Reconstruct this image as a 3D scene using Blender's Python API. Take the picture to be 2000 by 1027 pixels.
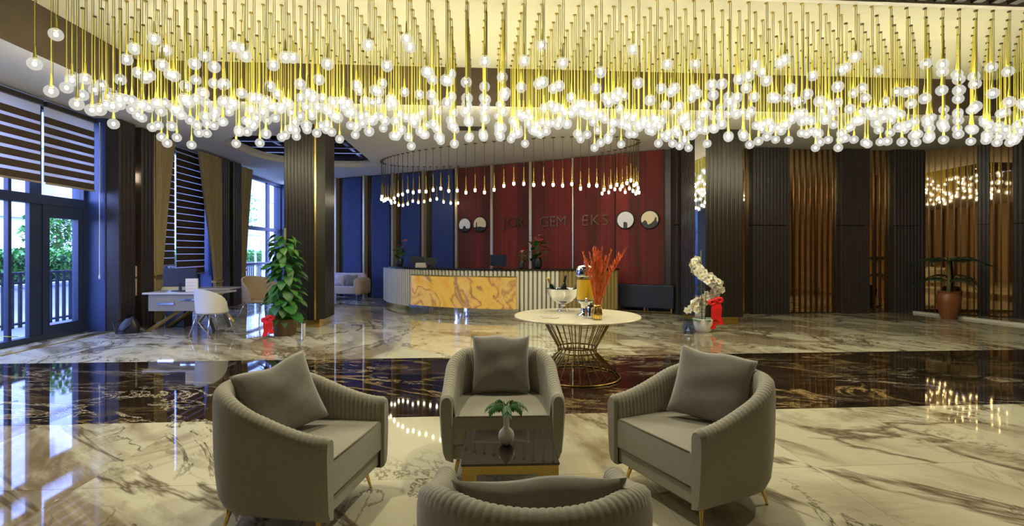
import bpy, bmesh, math, random
from math import sin, cos, pi, radians, atan2, sqrt
from mathutils import Vector, Matrix
from mathutils.geometry import tessellate_polygon
random.seed(11)
for _o in list(bpy.data.objects):
    bpy.data.objects.remove(_o)
SC = bpy.context.scene
COL = SC.collection

# ------------------------------------------------------------------ camera, sky, exposure
cam = bpy.data.cameras.new('camera'); cam_o = bpy.data.objects.new('camera', cam); COL.objects.link(cam_o)
cam.sensor_width = 36; cam.lens = 18.0; cam.shift_y = -0.01075; cam.clip_start = 0.05; cam.clip_end = 300
cam_o.location = (0, 0, 1.52); cam_o.rotation_euler = (pi/2, 0, -0.068)
SC.camera = cam_o
world = bpy.data.worlds.new('sky'); SC.world = world; world.use_nodes = True
_bg = world.node_tree.nodes['Background']; _bg.inputs[0].default_value = (0.28, 0.40, 1.0, 1); _bg.inputs[1].default_value = 10.5
SC.view_settings.view_transform = 'Standard'; SC.view_settings.look = 'None'
SC.view_settings.exposure = 0.45; SC.view_settings.gamma = 1.0; SC.view_settings.use_curve_mapping = False
SC.cycles.max_bounces = 5; SC.cycles.diffuse_bounces = 3; SC.cycles.glossy_bounces = 4
SC.cycles.transparent_max_bounces = 40; SC.cycles.transmission_bounces = 6
SC.cycles.use_light_tree = False; SC.cycles.sample_clamp_indirect = 6.0; SC.cycles.adaptive_threshold = 0.06; SC.cycles.caustics_reflective = False; SC.cycles.caustics_refractive = False
GLOBE_GLOW, BULB_GLOW = 0.62, 110.0
# ------------------------------------------------------------------ helpers
def tag(o, label=None, cat=None, group=None, kind=None):
    if label: o['label'] = label
    if cat: o['category'] = cat
    if group: o['group'] = group
    if kind: o['kind'] = kind
    return o
def link(o, parent=None):
    COL.objects.link(o)
    if parent is not None: o.parent = parent
    return o
def thing(name, label, cat, loc=(0, 0, 0), rz=0.0, group=None):
    o = bpy.data.objects.new(name, None); o.empty_display_size = 0.1; link(o)
    o.location = loc; o.rotation_euler = (0, 0, rz)
    return tag(o, label, cat, group)
class MB:
    def __init__(s): s.v = []; s.f = []; s.m = []; s.mi = 0
    def add(s, vs, fs, M=None):
        b = len(s.v)
        s.v += [tuple(M @ Vector(p)) if M is not None else tuple(p) for p in vs]
        s.f += [tuple(i + b for i in f) for f in fs]; s.m += [s.mi] * len(fs); return s
    def box(s, x0, x1, y0, y1, z0, z1, M=None):
        vs = [(x, y, z) for z in (z0, z1) for y in (y0, y1) for x in (x0, x1)]
        return s.add(vs, [(0, 2, 3, 1), (4, 5, 7, 6), (0, 1, 5, 4), (2, 6, 7, 3), (0, 4, 6, 2), (1, 3, 7, 5)], M)
    def rbox(s, x0, x1, y0, y1, z0, z1, r=0.03, seg=3, M=None):
        bm = bmesh.new(); bmesh.ops.create_cube(bm, size=1)
        for v in bm.verts: v.co = Vector(((x0+x1)/2 + v.co.x*(x1-x0), (y0+y1)/2 + v.co.y*(y1-y0), (z0+z1)/2 + v.co.z*(z1-z0)))
        bmesh.ops.bevel(bm, geom=bm.edges[:], offset=r, segments=seg, profile=0.5, affect='EDGES')
        bm.verts.index_update()
        s.add([v.co[:] for v in bm.verts], [tuple(v.index for v in f.verts) for f in bm.faces], M); bm.free(); return s
    def tube(s, pts, r, n=8, cap=True, M=None):
        pts = [Vector(p) for p in pts]; rs = r if isinstance(r, (list, tuple)) else [r] * len(pts)
        vs = []; prev = None
        for i, p in enumerate(pts):
            d = (pts[min(i+1, len(pts)-1)] - pts[max(i-1, 0)]).normalized()
            if prev is None:
                a = Vector((0, 0, 1)) if abs(d.z) < 0.9 else Vector((1, 0, 0)); a = a.cross(d).normalized()
            else: a = (prev - d * prev.dot(d)).normalized()
            prev = a; b = d.cross(a)
            for k in range(n):
                t = 2*pi*k/n; vs.append(p + (a*cos(t) + b*sin(t)) * rs[i])
        fs = [(i*n+k, i*n+(k+1) % n, (i+1)*n+(k+1) % n, (i+1)*n+k) for i in range(len(pts)-1) for k in range(n)]
        if cap: fs += [tuple(range(n-1, -1, -1)), tuple((len(pts)-1)*n+k for k in range(n))]
        return s.add(vs, fs, M)
    def ring(s, c, R, r, n=40, m=6, M=None):
        vs = []; fs = []
        for i in range(n):
            a = 2*pi*i/n
            for k in range(m):
                b = 2*pi*k/m; q = R + r*cos(b); vs.append((c[0]+q*cos(a), c[1]+q*sin(a), c[2]+r*sin(b)))
        for i in range(n):
            for k in range(m): fs.append((i*m+k, ((i+1) % n)*m+k, ((i+1) % n)*m+(k+1) % m, i*m+(k+1) % m))
        return s.add(vs, fs, M)
    def lathe(s, prof, n=24, M=None, c=(0, 0, 0)):
        vs = []; fs = []; m = len(prof)
        for k in range(n):
            t = 2*pi*k/n
            for r, z in prof: vs.append((c[0]+r*cos(t), c[1]+r*sin(t), c[2]+z))
        for k in range(n):
            for i in range(m-1):
                a = k*m+i; b = ((k+1) % n)*m+i; fs.append((a, b, b+1, a+1))
        if prof[0][0] > 1e-5: fs.append(tuple(k*m for k in range(n-1, -1, -1)))
        if prof[-1][0] > 1e-5: fs.append(tuple(k*m+m-1 for k in range(n)))
        return s.add(vs, fs, M)
    def prism(s, poly, z0, z1, M=None):
        n = len(poly); vs = [(x, y, z0) for x, y in poly] + [(x, y, z1) for x, y in poly]
        fs = [(i, (i+1) % n, n+(i+1) % n, n+i) for i in range(n)]
        tri = tessellate_polygon([[Vector((x, y, 0)) for x, y in poly]])
        fs += [tuple(reversed(t)) for t in tri] + [tuple(n+i for i in t) for t in tri]
        return s.add(vs, fs, M)
    def ico(s, c, r, sub=2, M=None, sc=(1, 1, 1)):
        bm = bmesh.new(); bmesh.ops.create_icosphere(bm, subdivisions=sub, radius=r); bm.verts.index_update()
        s.add([(c[0]+v.co.x*sc[0], c[1]+v.co.y*sc[1], c[2]+v.co.z*sc[2]) for v in bm.verts], [tuple(v.index for v in f.verts) for f in bm.faces], M); bm.free(); return s
    def grid(s, fn, nu, nv, M=None, closed=False):
        vs = [fn(i/nu, j/nv) for j in range(nv+1) for i in range(nu+1)]
        fs = [(j*(nu+1)+i, j*(nu+1)+i+1, (j+1)*(nu+1)+i+1, (j+1)*(nu+1)+i) for j in range(nv) for i in range(nu)]
        return s.add(vs, fs, M)
    def mesh(s, name, mats, smooth=False, fixn=True):
        me = bpy.data.meshes.new(name); me.from_pydata(s.v, [], s.f)
        for m in (mats if isinstance(mats, (list, tuple)) else [mats]): me.materials.append(m)
        if s.mi: me.polygons.foreach_set('material_index', s.m)
        if fixn:
            bm = bmesh.new(); bm.from_mesh(me); bmesh.ops.recalc_face_normals(bm, faces=bm.faces[:]); bm.to_mesh(me); bm.free()
        if smooth is True: me.polygons.foreach_set('use_smooth', [True]*len(me.polygons))
        elif smooth: me.shade_smooth() if False else me.polygons.foreach_set('use_smooth', [True]*len(me.polygons)); me.set_sharp_from_angle(angle=radians(smooth))
        me.update(); return me
    def build(s, name, mats, parent=None, smooth=False, loc=(0, 0, 0), rot=(0, 0, 0), fixn=True):
        o = bpy.data.objects.new(name, s.mesh(name, mats, smooth, fixn)); link(o, parent); o.location = loc; o.rotation_euler = rot; return o
def inst(name, me, parent=None, loc=(0, 0, 0), rot=(0, 0, 0), sc=(1, 1, 1)):
    o = bpy.data.objects.new(name, me); link(o, parent); o.location = loc; o.rotation_euler = rot; o.scale = sc; return o
def copy_tree(o, parent=None):
    c = o.copy(); link(c, parent)
    for ch in o.children: copy_tree(ch, c)
    return c
def struct(o, label=None, cat=None): return tag(o, label, cat, kind='structure')

# ------------------------------------------------------------------ materials
def mat(name, col, rough=0.5, metal=0.0, spec=0.5, emit=None, es=0.0, noise=0.0, nscale=20.0, bump=0.0, coat=0.0, sheen=0.0, trans=0.0):
    m = bpy.data.materials.new(name); m.use_nodes = True; nt = m.node_tree; b = nt.nodes['Principled BSDF']
    b.inputs['Base Color'].default_value = (*col, 1); b.inputs['Roughness'].default_value = rough; b.inputs['Metallic'].default_value = metal
    b.inputs['Specular IOR Level'].default_value = spec; b.inputs['Coat Weight'].default_value = coat; b.inputs['Sheen Weight'].default_value = sheen
    b.inputs['Transmission Weight'].default_value = trans
    if emit: b.inputs['Emission Color'].default_value = (*emit, 1); b.inputs['Emission Strength'].default_value = es
    if noise or bump:
        tc = nt.nodes.new('ShaderNodeTexCoord'); n = nt.nodes.new('ShaderNodeTexNoise'); n.inputs['Scale'].default_value = nscale; n.inputs['Detail'].default_value = 4
        nt.links.new(tc.outputs['Object'], n.inputs['Vector'])
        if noise:
            r = nt.nodes.new('ShaderNodeValToRGB'); r.color_ramp.elements[0].position = 0.3; r.color_ramp.elements[1].position = 0.7
            r.color_ramp.elements[0].color = (*[c*(1-noise) for c in col], 1); r.color_ramp.elements[1].color = (*[min(1, c*(1+noise)) for c in col], 1)
            nt.links.new(n.outputs['Fac'], r.inputs['Fac']); nt.links.new(r.outputs['Color'], b.inputs['Base Color'])
        if bump:
            bp = nt.nodes.new('ShaderNodeBump'); bp.inputs['Strength'].default_value = bump; bp.inputs['Distance'].default_value = 0.01
            nt.links.new(n.outputs['Fac'], bp.inputs['Height']); nt.links.new(bp.outputs['Normal'], b.inputs['Normal'])
    return m
def marble(name, dark=False):
    m = bpy.data.materials.new(name); m.use_nodes = True; nt = m.node_tree; b = nt.nodes['Principled BSDF']; N = nt.nodes.new; L = nt.links.new
    g = N('ShaderNodeNewGeometry'); oi = N('ShaderNodeObjectInfo')
    pre = N('ShaderNodeMapping'); pre.inputs['Rotation'].default_value = (0, 0, 0.95 if not dark else 0.2)
    mp = N('ShaderNodeMapping'); mp.inputs['Scale'].default_value = (0.48, 1.0, 1.0) if not dark else (0.4, 1.25, 1.0)
    off = N('ShaderNodeCombineXYZ'); mul = N('ShaderNodeMath'); mul.operation = 'MULTIPLY'; mul.inputs[1].default_value = 0.55
    L(oi.outputs['Random'], mul.inputs[0]); L(mul.outputs[0], off.inputs[0]); L(mul.outputs[0], off.inputs[2])
    ad = N('ShaderNodeVectorMath'); ad.operation = 'ADD'; L(g.outputs['Position'], ad.inputs[0]); L(off.outputs[0], ad.inputs[1]); L(ad.outputs[0], pre.inputs['Vector']); L(pre.outputs[0], mp.inputs['Vector'])
    def noise(sc, det, dist, rough=0.6):
        n = N('ShaderNodeTexNoise'); n.inputs['Scale'].default_value = sc; n.inputs['Detail'].default_value = det; n.inputs['Distortion'].default_value = dist; n.inputs['Roughness'].default_value = rough
        L(mp.outputs[0], n.inputs['Vector']); return n.outputs['Fac']
    def vein(src, c0, w):      # 1 on the iso-line c0 of a noise, falling to 0 at width w
        a = N('ShaderNodeMath'); a.operation = 'SUBTRACT'; a.inputs[1].default_value = c0; L(src, a.inputs[0])
        ab = N('ShaderNodeMath'); ab.operation = 'ABSOLUTE'; L(a.outputs[0], ab.inputs[0])
        r = N('ShaderNodeMapRange'); r.inputs['From Min'].default_value = 0; r.inputs['From Max'].default_value = w; r.inputs['To Min'].default_value = 1; r.inputs['To Max'].default_value = 0
        L(ab.outputs[0], r.inputs['Value']); return r.outputs[0]
    def ramp(src, lo, hi):
        r = N('ShaderNodeMapRange'); r.inputs['From Min'].default_value = lo; r.inputs['From Max'].default_value = hi; L(src, r.inputs['Value']); return r.outputs[0]
    def mult(a, c):
        x = N('ShaderNodeMath'); x.operation = 'MULTIPLY'; L(a, x.inputs[0])
        if isinstance(c, float): x.inputs[1].default_value = c
        else: L(c, x.inputs[1])
        return x.outputs[0]
    def mix(f, a, c):
        x = N('ShaderNodeMix'); x.data_type = 'RGBA'; L(f, x.inputs[0])
        for k, q in ((6, a), (7, c)):
            if isinstance(q, tuple): x.inputs[k].default_value = (*q, 1)
            else: L(q, x.inputs[k])
        return x.outputs[2]
    if not dark:
        c = mix(ramp(noise(0.5, 3, 0.4), 0.35, 0.7), (0.56, 0.53, 0.39), (0.68, 0.66, 0.51))
        m1 = ramp(noise(0.42, 3, 0.8), 0.47, 0.60)
        c = mix(mult(mult(vein(noise(0.5, 7, 1.1, 0.62), 0.5, 0.055), m1), 0.85), c, (0.20, 0.145, 0.09))
        c = mix(mult(vein(noise(0.9, 9, 1.6, 0.66), 0.47, 0.016), ramp(noise(0.6, 2, 0.5), 0.46, 0.58)), c, (0.06, 0.04, 0.025))
        c = mix(mult(mult(ramp(noise(2.2, 8, 0.6, 0.7), 0.56, 0.62), ramp(noise(0.38, 2, 0.9), 0.54, 0.66)), 0.5), c, (0.11, 0.075, 0.045))
        c = mix(mult(ramp(noise(0.36, 7, 1.8, 0.62), 0.50, 0.59), 0.8), c, (0.21, 0.155, 0.085))
        c = mix(mult(vein(noise(0.30, 6, 2.2, 0.6), 0.52, 0.022), 0.9), c, (0.11, 0.075, 0.04))
    else:
        c = mix(ramp(noise(1.2, 8, 0.8, 0.7), 0.45, 0.75), (0.010, 0.006, 0.004), (0.055, 0.032, 0.016))
        c = mix(mult(vein(noise(0.6, 8, 1.8, 0.65), 0.5, 0.02), ramp(noise(0.7, 3, 0.3), 0.42, 0.6)), c, (0.36, 0.25, 0.11))
        c = mix(mult(vein(noise(1.3, 9, 1.2, 0.7), 0.53, 0.014), ramp(noise(0.5, 2, 0.6), 0.48, 0.62)), c, (0.62, 0.54, 0.40))
        c = mix(mult(mult(ramp(noise(1.7, 9, 1.0, 0.75), 0.6, 0.67), ramp(noise(0.45, 2, 0.9), 0.5, 0.62)), 0.8), c, (0.42, 0.33, 0.20))
    L(c, b.inputs['Base Color']); b.inputs['Roughness'].default_value = 0.035; b.inputs['Specular IOR Level'].default_value = 0.6
    bp = N('ShaderNodeBump'); bp.inputs['Strength'].default_value = 0.015; bp.inputs['Distance'].default_value = 0.02
    wn = N('ShaderNodeTexNoise'); wn.inputs['Scale'].default_value = 2.5; wn.inputs['Detail'].default_value = 1; L(g.outputs['Position'], wn.inputs['Vector'])
    L(wn.outputs['Fac'], bp.inputs['Height']); L(bp.outputs['Normal'], b.inputs['Normal'])
    return m
def thin_glass(name, tint=(1, 1, 1), extra=0.04):
    m = bpy.data.materials.new(name); m.use_nodes = True; nt = m.node_tree; N = nt.nodes.new; L = nt.links.new; nt.nodes.remove(nt.nodes['Principled BSDF'])
    t = N('ShaderNodeBsdfTransparent'); t.inputs[0].default_value = (*tint, 1); g = N('ShaderNodeBsdfGlossy'); g.inputs['Roughness'].default_value = 0.01
    f = N('ShaderNodeLayerWeight'); f.inputs[0].default_value = 0.5; pw = N('ShaderNodeMath'); pw.operation = 'POWER'; pw.inputs[1].default_value = 4.0; L(f.outputs['Facing'], pw.inputs[0])
    sc_ = N('ShaderNodeMath'); sc_.operation = 'MULTIPLY_ADD'; sc_.inputs[1].default_value = 0.75; sc_.inputs[2].default_value = extra; L(pw.outputs[0], sc_.inputs[0])
    mx = N('ShaderNodeMixShader'); L(sc_.outputs[0], mx.inputs[0]); L(t.outputs[0], mx.inputs[1]); L(g.outputs[0], mx.inputs[2])
    L(mx.outputs[0], nt.nodes['Material Output'].inputs[0]); return m
def globe_mat():
    m = bpy.data.materials.new('lamp_globe_glass'); m.use_nodes = True; nt = m.node_tree; N = nt.nodes.new; L = nt.links.new; nt.nodes.remove(nt.nodes['Principled BSDF'])
    t = N('ShaderNodeBsdfTransparent'); t.inputs[0].default_value = (0.97, 0.98, 0.97, 1)
    e = N('ShaderNodeEmission'); e.inputs[0].default_value = (1, 0.97, 0.86, 1); e.inputs[1].default_value = GLOBE_GLOW
    mx = N('ShaderNodeMixShader'); mx.inputs[0].default_value = 0.42; L(t.outputs[0], mx.inputs[1]); L(e.outputs[0], mx.inputs[2])
    L(mx.outputs[0], nt.nodes['Material Output'].inputs[0]); m.cycles.emission_sampling = 'NONE'; return m
def emis(name, col, s):
    m = bpy.data.materials.new(name); m.use_nodes = True; nt = m.node_tree; N = nt.nodes.new; nt.nodes.remove(nt.nodes['Principled BSDF'])
    e = N('ShaderNodeEmission'); e.inputs[0].default_value = (*col, 1); e.inputs[1].default_value = s; nt.links.new(e.outputs[0], nt.nodes['Material Output'].inputs[0]); return m
def onyx():
    m = bpy.data.materials.new('backlit_onyx'); m.use_nodes = True; nt = m.node_tree; b = nt.nodes['Principled BSDF']; N = nt.nodes.new; L = nt.links.new
    tc = N('ShaderNodeTexCoord'); n1 = N('ShaderNodeTexNoise'); n1.inputs['Scale'].default_value = 0.8; n1.inputs['Detail'].default_value = 5; n1.inputs['Distortion'].default_value = 1.4
    L(tc.outputs['Object'], n1.inputs['Vector'])
    r = N('ShaderNodeValToRGB'); cr = r.color_ramp
    cr.elements[0].position = 0.28; cr.elements[0].color = (0.30, 0.12, 0.03, 1); cr.elements[1].position = 0.80; cr.elements[1].color = (1.0, 0.62, 0.16, 1)
    for p, c in ((0.37, (0.95, 0.45, 0.06)), (0.43, (1.0, 0.62, 0.12)), (0.475, (1.0, 0.58, 0.10)), (0.50, (0.34, 0.19, 0.09)), (0.525, (0.95, 0.5, 0.12)), (0.57, (1.0, 0.66, 0.16)), (0.62, (0.5, 0.26, 0.10)), (0.66, (0.98, 0.5, 0.08))):
        e = cr.elements.new(p); e.color = (*c, 1)
    L(n1.outputs['Fac'], r.inputs['Fac']); L(r.outputs['Color'], b.inputs['Emission Color']); b.inputs['Emission Strength'].default_value = 0.36
    b.inputs['Base Color'].default_value = (0.16, 0.08, 0.02, 1); b.inputs['Roughness'].default_value = 0.1; return m
def velvet_red():
    m = bpy.data.materials.new('red_velvet'); m.use_nodes = True; nt = m.node_tree; b = nt.nodes['Principled BSDF']; N = nt.nodes.new; L = nt.links.new
    tc = N('ShaderNodeTexCoord'); mp = N('ShaderNodeMapping'); mp.inputs['Scale'].default_value = (3.2, 3.2, 0.12); L(tc.outputs['Object'], mp.inputs['Vector'])
    n = N('ShaderNodeTexNoise'); n.inputs['Scale'].default_value = 1.3; n.inputs['Detail'].default_value = 6; L(mp.outputs[0], n.inputs['Vector'])
    r = N('ShaderNodeValToRGB'); r.color_ramp.elements[0].position = 0.38; r.color_ramp.elements[0].color = (0.080, 0.008, 0.006, 1); r.color_ramp.elements[1].position = 0.66; r.color_ramp.elements[1].color = (0.22, 0.016, 0.013, 1)
    L(n.outputs['Fac'], r.inputs['Fac']); L(r.outputs['Color'], b.inputs['Base Color']); b.inputs['Roughness'].default_value = 0.75; b.inputs['Sheen Weight'].default_value = 0.3; return m
def woven(name, c1, c2, sc):
    m = bpy.data.materials.new(name); m.use_nodes = True; nt = m.node_tree; b = nt.nodes['Principled BSDF']; N = nt.nodes.new; L = nt.links.new
    tc = N('ShaderNodeTexCoord'); w1 = N('ShaderNodeTexWave'); w1.bands_direction = 'Z'; w1.inputs['Scale'].default_value = sc; w1.inputs['Distortion'].default_value = 1.0; w1.inputs['Detail'].default_value = 2
    L(tc.outputs['Object'], w1.inputs['Vector']); n = N('ShaderNodeTexNoise'); n.inputs['Scale'].default_value = 9; L(tc.outputs['Object'], n.inputs['Vector'])
    x = N('ShaderNodeMath'); x.operation = 'MULTIPLY'; L(w1.outputs['Fac'], x.inputs[0]); L(n.outputs['Fac'], x.inputs[1])
    mx = N('ShaderNodeMix'); mx.data_type = 'RGBA'; mx.inputs[6].default_value = (*c1, 1); mx.inputs[7].default_value = (*c2, 1); L(x.outputs[0], mx.inputs[0])
    L(mx.outputs[2], b.inputs['Base Color']); b.inputs['Roughness'].default_value = 0.9; return m
def voile():
    m = bpy.data.materials.new('sheer_blind_voile'); m.use_nodes = True; nt = m.node_tree; N = nt.nodes.new; L = nt.links.new; nt.nodes.remove(nt.nodes['Principled BSDF'])
    d = N('ShaderNodeBsdfDiffuse'); d.inputs[0].default_value = (0.75, 0.75, 0.78, 1); t = N('ShaderNodeBsdfTranslucent'); t.inputs[0].default_value = (0.75, 0.75, 0.78, 1)
    mx = N('ShaderNodeMixShader'); mx.inputs[0].default_value = 0.5; L(d.outputs[0], mx.inputs[1]); L(t.outputs[0], mx.inputs[2]); L(mx.outputs[0], nt.nodes['Material Output'].inputs[0]); return m
M = {}
M['marble'] = marble('cream_veined_marble'); M['dmarble'] = marble('black_veined_marble', True)
M['grout'] = mat('tile_joint', (0.16, 0.13, 0.10), 0.7)
M['ceil'] = mat('ceiling_paint', (0.74, 0.71, 0.64), 0.8)
M['recess'] = mat('cream_recess_paint', (0.60, 0.57, 0.42), 0.75)
M['fascia'] = mat('dark_brown_fascia', (0.060, 0.040, 0.026), 0.5, noise=0.15, nscale=4)
M['dark'] = mat('dark_wood', (0.030, 0.023, 0.019), 0.35, noise=0.2, nscale=6)
M['darkflute'] = mat('charcoal_fluted_cladding', (0.040, 0.034, 0.034), 0.35, noise=0.12, nscale=5)
M['pillar'] = mat('bronze_black_cladding', (0.028, 0.023, 0.016), 0.28, metal=0.3)
M['navy'] = mat('navy_paint', (0.024, 0.034, 0.085), 0.4)
M['jamb'] = mat('daylit_blue_jamb', (0.035, 0.060, 0.17), 0.4)  # charcoal jamb with the blue daylight spill mixed into its colour
M['bluevelvet'] = mat('blue_upholstery', (0.013, 0.033, 0.15), 0.65, noise=0.15, nscale=3, sheen=0.2)
M['red'] = velvet_red()
M['strip'] = mat('champagne_strip', (0.55, 0.45, 0.30), 0.3, metal=0.6)
M['gold'] = mat('polished_gold', (0.80, 0.56, 0.17), 0.18, metal=1.0)
M['oldgold'] = mat('brushed_brass', (0.55, 0.38, 0.10), 0.3, metal=1.0)
M['bronzebar'] = mat('bronze_bar', (0.42, 0.24, 0.10), 0.25, metal=1.0)
M['warmwood'] = mat('warm_wood_slats', (0.46, 0.28, 0.15), 0.45, noise=0.2, nscale=4)
M['darkbar'] = mat('dark_bronze_bar', (0.10, 0.06, 0.03), 0.3, metal=0.7)
M['mirror'] = mat('bronze_mirror', (0.72, 0.52, 0.30), 0.02, metal=1.0)
M['clearmirror'] = mat('silver_mirror', (0.86, 0.86, 0.84), 0.02, metal=1.0)
M['chrome'] = mat('chrome', (0.68, 0.69, 0.72), 0.06, metal=1.0)
M['frame'] = mat('dark_window_frame', (0.022, 0.034, 0.075), 0.4)  # blue of the window daylight is worked into the frame colour
M['glass'] = thin_glass('window_glass'); M['cglass'] = thin_glass('clear_glass', (0.93, 0.96, 0.95))
M['blind'] = woven('brown_blind_band', (0.050, 0.032, 0.022), (0.10, 0.065, 0.04), 30)
M['sheer'] = voile()
M['curtain'] = woven('gold_brown_curtain', (0.30, 0.225, 0.115), (0.52, 0.42, 0.23), 22)
M['cream'] = mat('cream_lacquer', (0.76, 0.73, 0.60), 0.3, coat=0.3)
M['darkcream'] = mat('shaded_cream_board', (0.24, 0.21, 0.15), 0.6)
M['yellowflute'] = mat('yellow_metallic_lacquer', (0.50, 0.36, 0.09), 0.3, metal=0.5)  # yellower, part-metallic finish for the slats at the right end of the desk
M['counter'] = mat('black_counter', (0.02, 0.018, 0.015), 0.15)
M['onyx'] = onyx()
M['fabric'] = mat('grey_beige_velour', (0.30, 0.288, 0.235), 0.85, noise=0.07, nscale=60, bump=0.08, sheen=0.25)
M['fabric2'] = mat('grey_cushion_velour', (0.245, 0.240, 0.215), 0.85, noise=0.07, nscale=40, bump=0.1, sheen=0.25)
M['piping'] = mat('piping_seam', (0.17, 0.155, 0.12), 0.9)
M['smoke'] = mat('smoked_glass', (0.022, 0.017, 0.014), 0.03, spec=0.7)
M['tabletop'] = mat('cream_tabletop', (0.72, 0.68, 0.52), 0.25)
M['white'] = mat('white_ceramic', (0.82, 0.80, 0.76), 0.2)
M['leaf'] = mat('green_leaf', (0.035, 0.16, 0.030), 0.35, noise=0.45, nscale=5)
M['leaf2'] = mat('light_green_leaf', (0.10, 0.27, 0.045), 0.4, noise=0.35, nscale=6)
M['leafy'] = mat('yellow_green_leaf', (0.36, 0.40, 0.04), 0.4, noise=0.3, nscale=6)
M['palm'] = mat('dark_palm_leaf', (0.012, 0.05, 0.020), 0.5)
M['stem'] = mat('plant_stem', (0.16, 0.15, 0.05), 0.7)
M['orange'] = mat('orange_pampas', (1.0, 0.24, 0.07), 0.8, noise=0.25, nscale=15)
M['redfl'] = mat('red_flower', (0.65, 0.03, 0.04), 0.35); M['pinkfl'] = mat('pink_flower', (0.85, 0.30, 0.28), 0.4)
M['ribbon'] = mat('red_satin_ribbon', (0.75, 0.015, 0.015), 0.35)
M['whitefl'] = mat('white_petal', (0.86, 0.84, 0.72), 0.6); M['yellowfl'] = mat('yellow_flower_lip', (0.8, 0.55, 0.05), 0.6)
M['pot'] = mat('brown_pot', (0.14, 0.075, 0.035), 0.25); M['orangepot'] = mat('terracotta_vase', (0.24, 0.085, 0.03), 0.4)
M['juice'] = mat('orange_juice', (0.95, 0.55, 0.03), 0.3, emit=None); M['bottle'] = mat('dark_bottle_glass', (0.01, 0.02, 0.008), 0.08)
M['foil'] = mat('gold_foil', (0.75, 0.58, 0.22), 0.35, metal=0.8)
M['black'] = mat('black_plastic', (0.012, 0.012, 0.014), 0.4); M['screen'] = mat('monitor_back', (0.020, 0.026, 0.045), 0.35)
M['paper'] = mat('printed_paper', (0.75, 0.68, 0.55), 0.7)
M['lilac'] = mat('pale_lilac_sofa', (0.62, 0.58, 0.64), 0.8); M['beige'] = mat('beige_upholstery', (0.58, 0.45, 0.31), 0.75, noise=0.06, nscale=10)
M['whiteseat'] = mat('off_white_shell', (0.70, 0.66, 0.58), 0.45)
M['greytable'] = mat('pale_desk_top', (0.52, 0.49, 0.44), 0.2)
M['cord'] = mat('yellow_cord', (0.78, 0.68, 0.10), 0.35); M['wire'] = mat('thin_dark_wire', (0.10, 0.08, 0.02), 0.5)
M['globe'] = globe_mat(); M['bulb'] = emis('lamp_bulb_glow', (1.0, 0.92, 0.64), BULB_GLOW); M['tip'] = emis('tube_lamp_glow', (1.0, 0.87, 0.60), 9.0)
M['sconce'] = emis('sconce_glow', (1.0, 0.78, 0.5), 14.0)
M['terrace'] = mat('terrace_deck', (0.30, 0.34, 0.42), 0.4); M['rail'] = mat('dark_iron', (0.012, 0.02, 0.028), 0.5)
M['hedge'] = mat('hedge_leaves', (0.10, 0.30, 0.05), 0.6, noise=0.5, nscale=3); M['facade'] = mat('pale_facade', (0.72, 0.72, 0.72), 0.8)
M['pane'] = mat('far_window_pane', (0.30, 0.36, 0.46), 0.15); M['facade2'] = mat('facade_band', (0.50, 0.50, 0.52), 0.8)
M['crystal'] = thin_glass('crystal', (0.75, 0.83, 1.0)); M['medW'] = mat('pale_dial', (0.82, 0.82, 0.86), 0.35); M['medY'] = mat('cream_dial', (0.80, 0.70, 0.44), 0.35)
M['letter'] = mat('bronze_letters', (0.085, 0.04, 0.018), 0.3, metal=0.8); M['maroon'] = mat('dark_maroon', (0.10, 0.02, 0.02), 0.5)

# ------------------------------------------------------------------ the room shell
CZ, RZ = 4.08, 4.75                      # ceiling and recess heights
WP = Vector((4.77, 12.70)); WW = Vector((0.8684, -0.4958)); WN = Vector((-0.4958, -0.8684))
def wl(s, t):                            # a point along / in front of the slanted reception wall
    p = WP + WW*s + WN*t; return (p.x, p.y)
WROT = atan2(WW.y, WW.x)
# floor: a bed with one slab object per marble tile
fb = MB(); fb.box(-7.6, 13.6, -4.2, 20.5, -0.12, -0.006)
floor = struct(fb.build('floor', M['grout']), 'polished cream marble floor with a black marble band', 'floor')
TW = 1.235
rows = []
v = 4.77
while v > -4.0: rows.append((v-1.3, v, 0)); v -= 1.3
rows += [(4.77, 6.095, 1), (6.095, 7.42, 1)]
v = 7.42
while v < 19.6: rows.append((v, v+1.3, 0)); v += 1.3
def tile_mesh(name, d, m):
    b = MB(); g = 0.0015; c = 0.0004; w = TW/2-g; e = d/2-g
    vs = [(-w, -e, -0.01), (w, -e, -0.01), (w, e, -0.01), (-w, e, -0.01), (-w, -e, -c), (w, -e, -c), (w, e, -c), (-w, e, -c), (-w+c, -e+c, 0), (w-c, -e+c, 0), (w-c, e-c, 0), (-w+c, e-c, 0)]
    fs = [(3, 2, 1, 0)] + [(i, (i+1) % 4, 4+(i+1) % 4, 4+i) for i in range(4)] + [(4+i, 4+(i+1) % 4, 8+(i+1) % 4, 8+i) for i in range(4)] + [(8, 9, 10, 11)]
    b.add(vs, fs); return b.mesh(name, m)
tm = {0: tile_mesh('marble_tile', 1.3, M['marble']), 1: tile_mesh('dark_marble_tile', 1.325, M['dmarble'])}
for (v0, v1, k) in rows:
    for c in range(-8, 9):
        u = 2.37 + TW*(c+0.5)
        if u < -7.6 or u > 13.4: continue
        if v0 > 12.4 and v0 > 12.7 - 0.571*(u-0.7-4.77) + 0.4: continue
        inst('dark_marble_tile' if k else 'marble_tile', tm[k], floor, (u, (v0+v1)/2, 0))
tb = MB(); tb.box(-7.12, -6.93, 5.0, 10.3, 0.0, 0.012); struct(tb.build('trim_1', M['oldgold']), 'brass threshold strip along the glass doors', 'trim')

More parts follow.
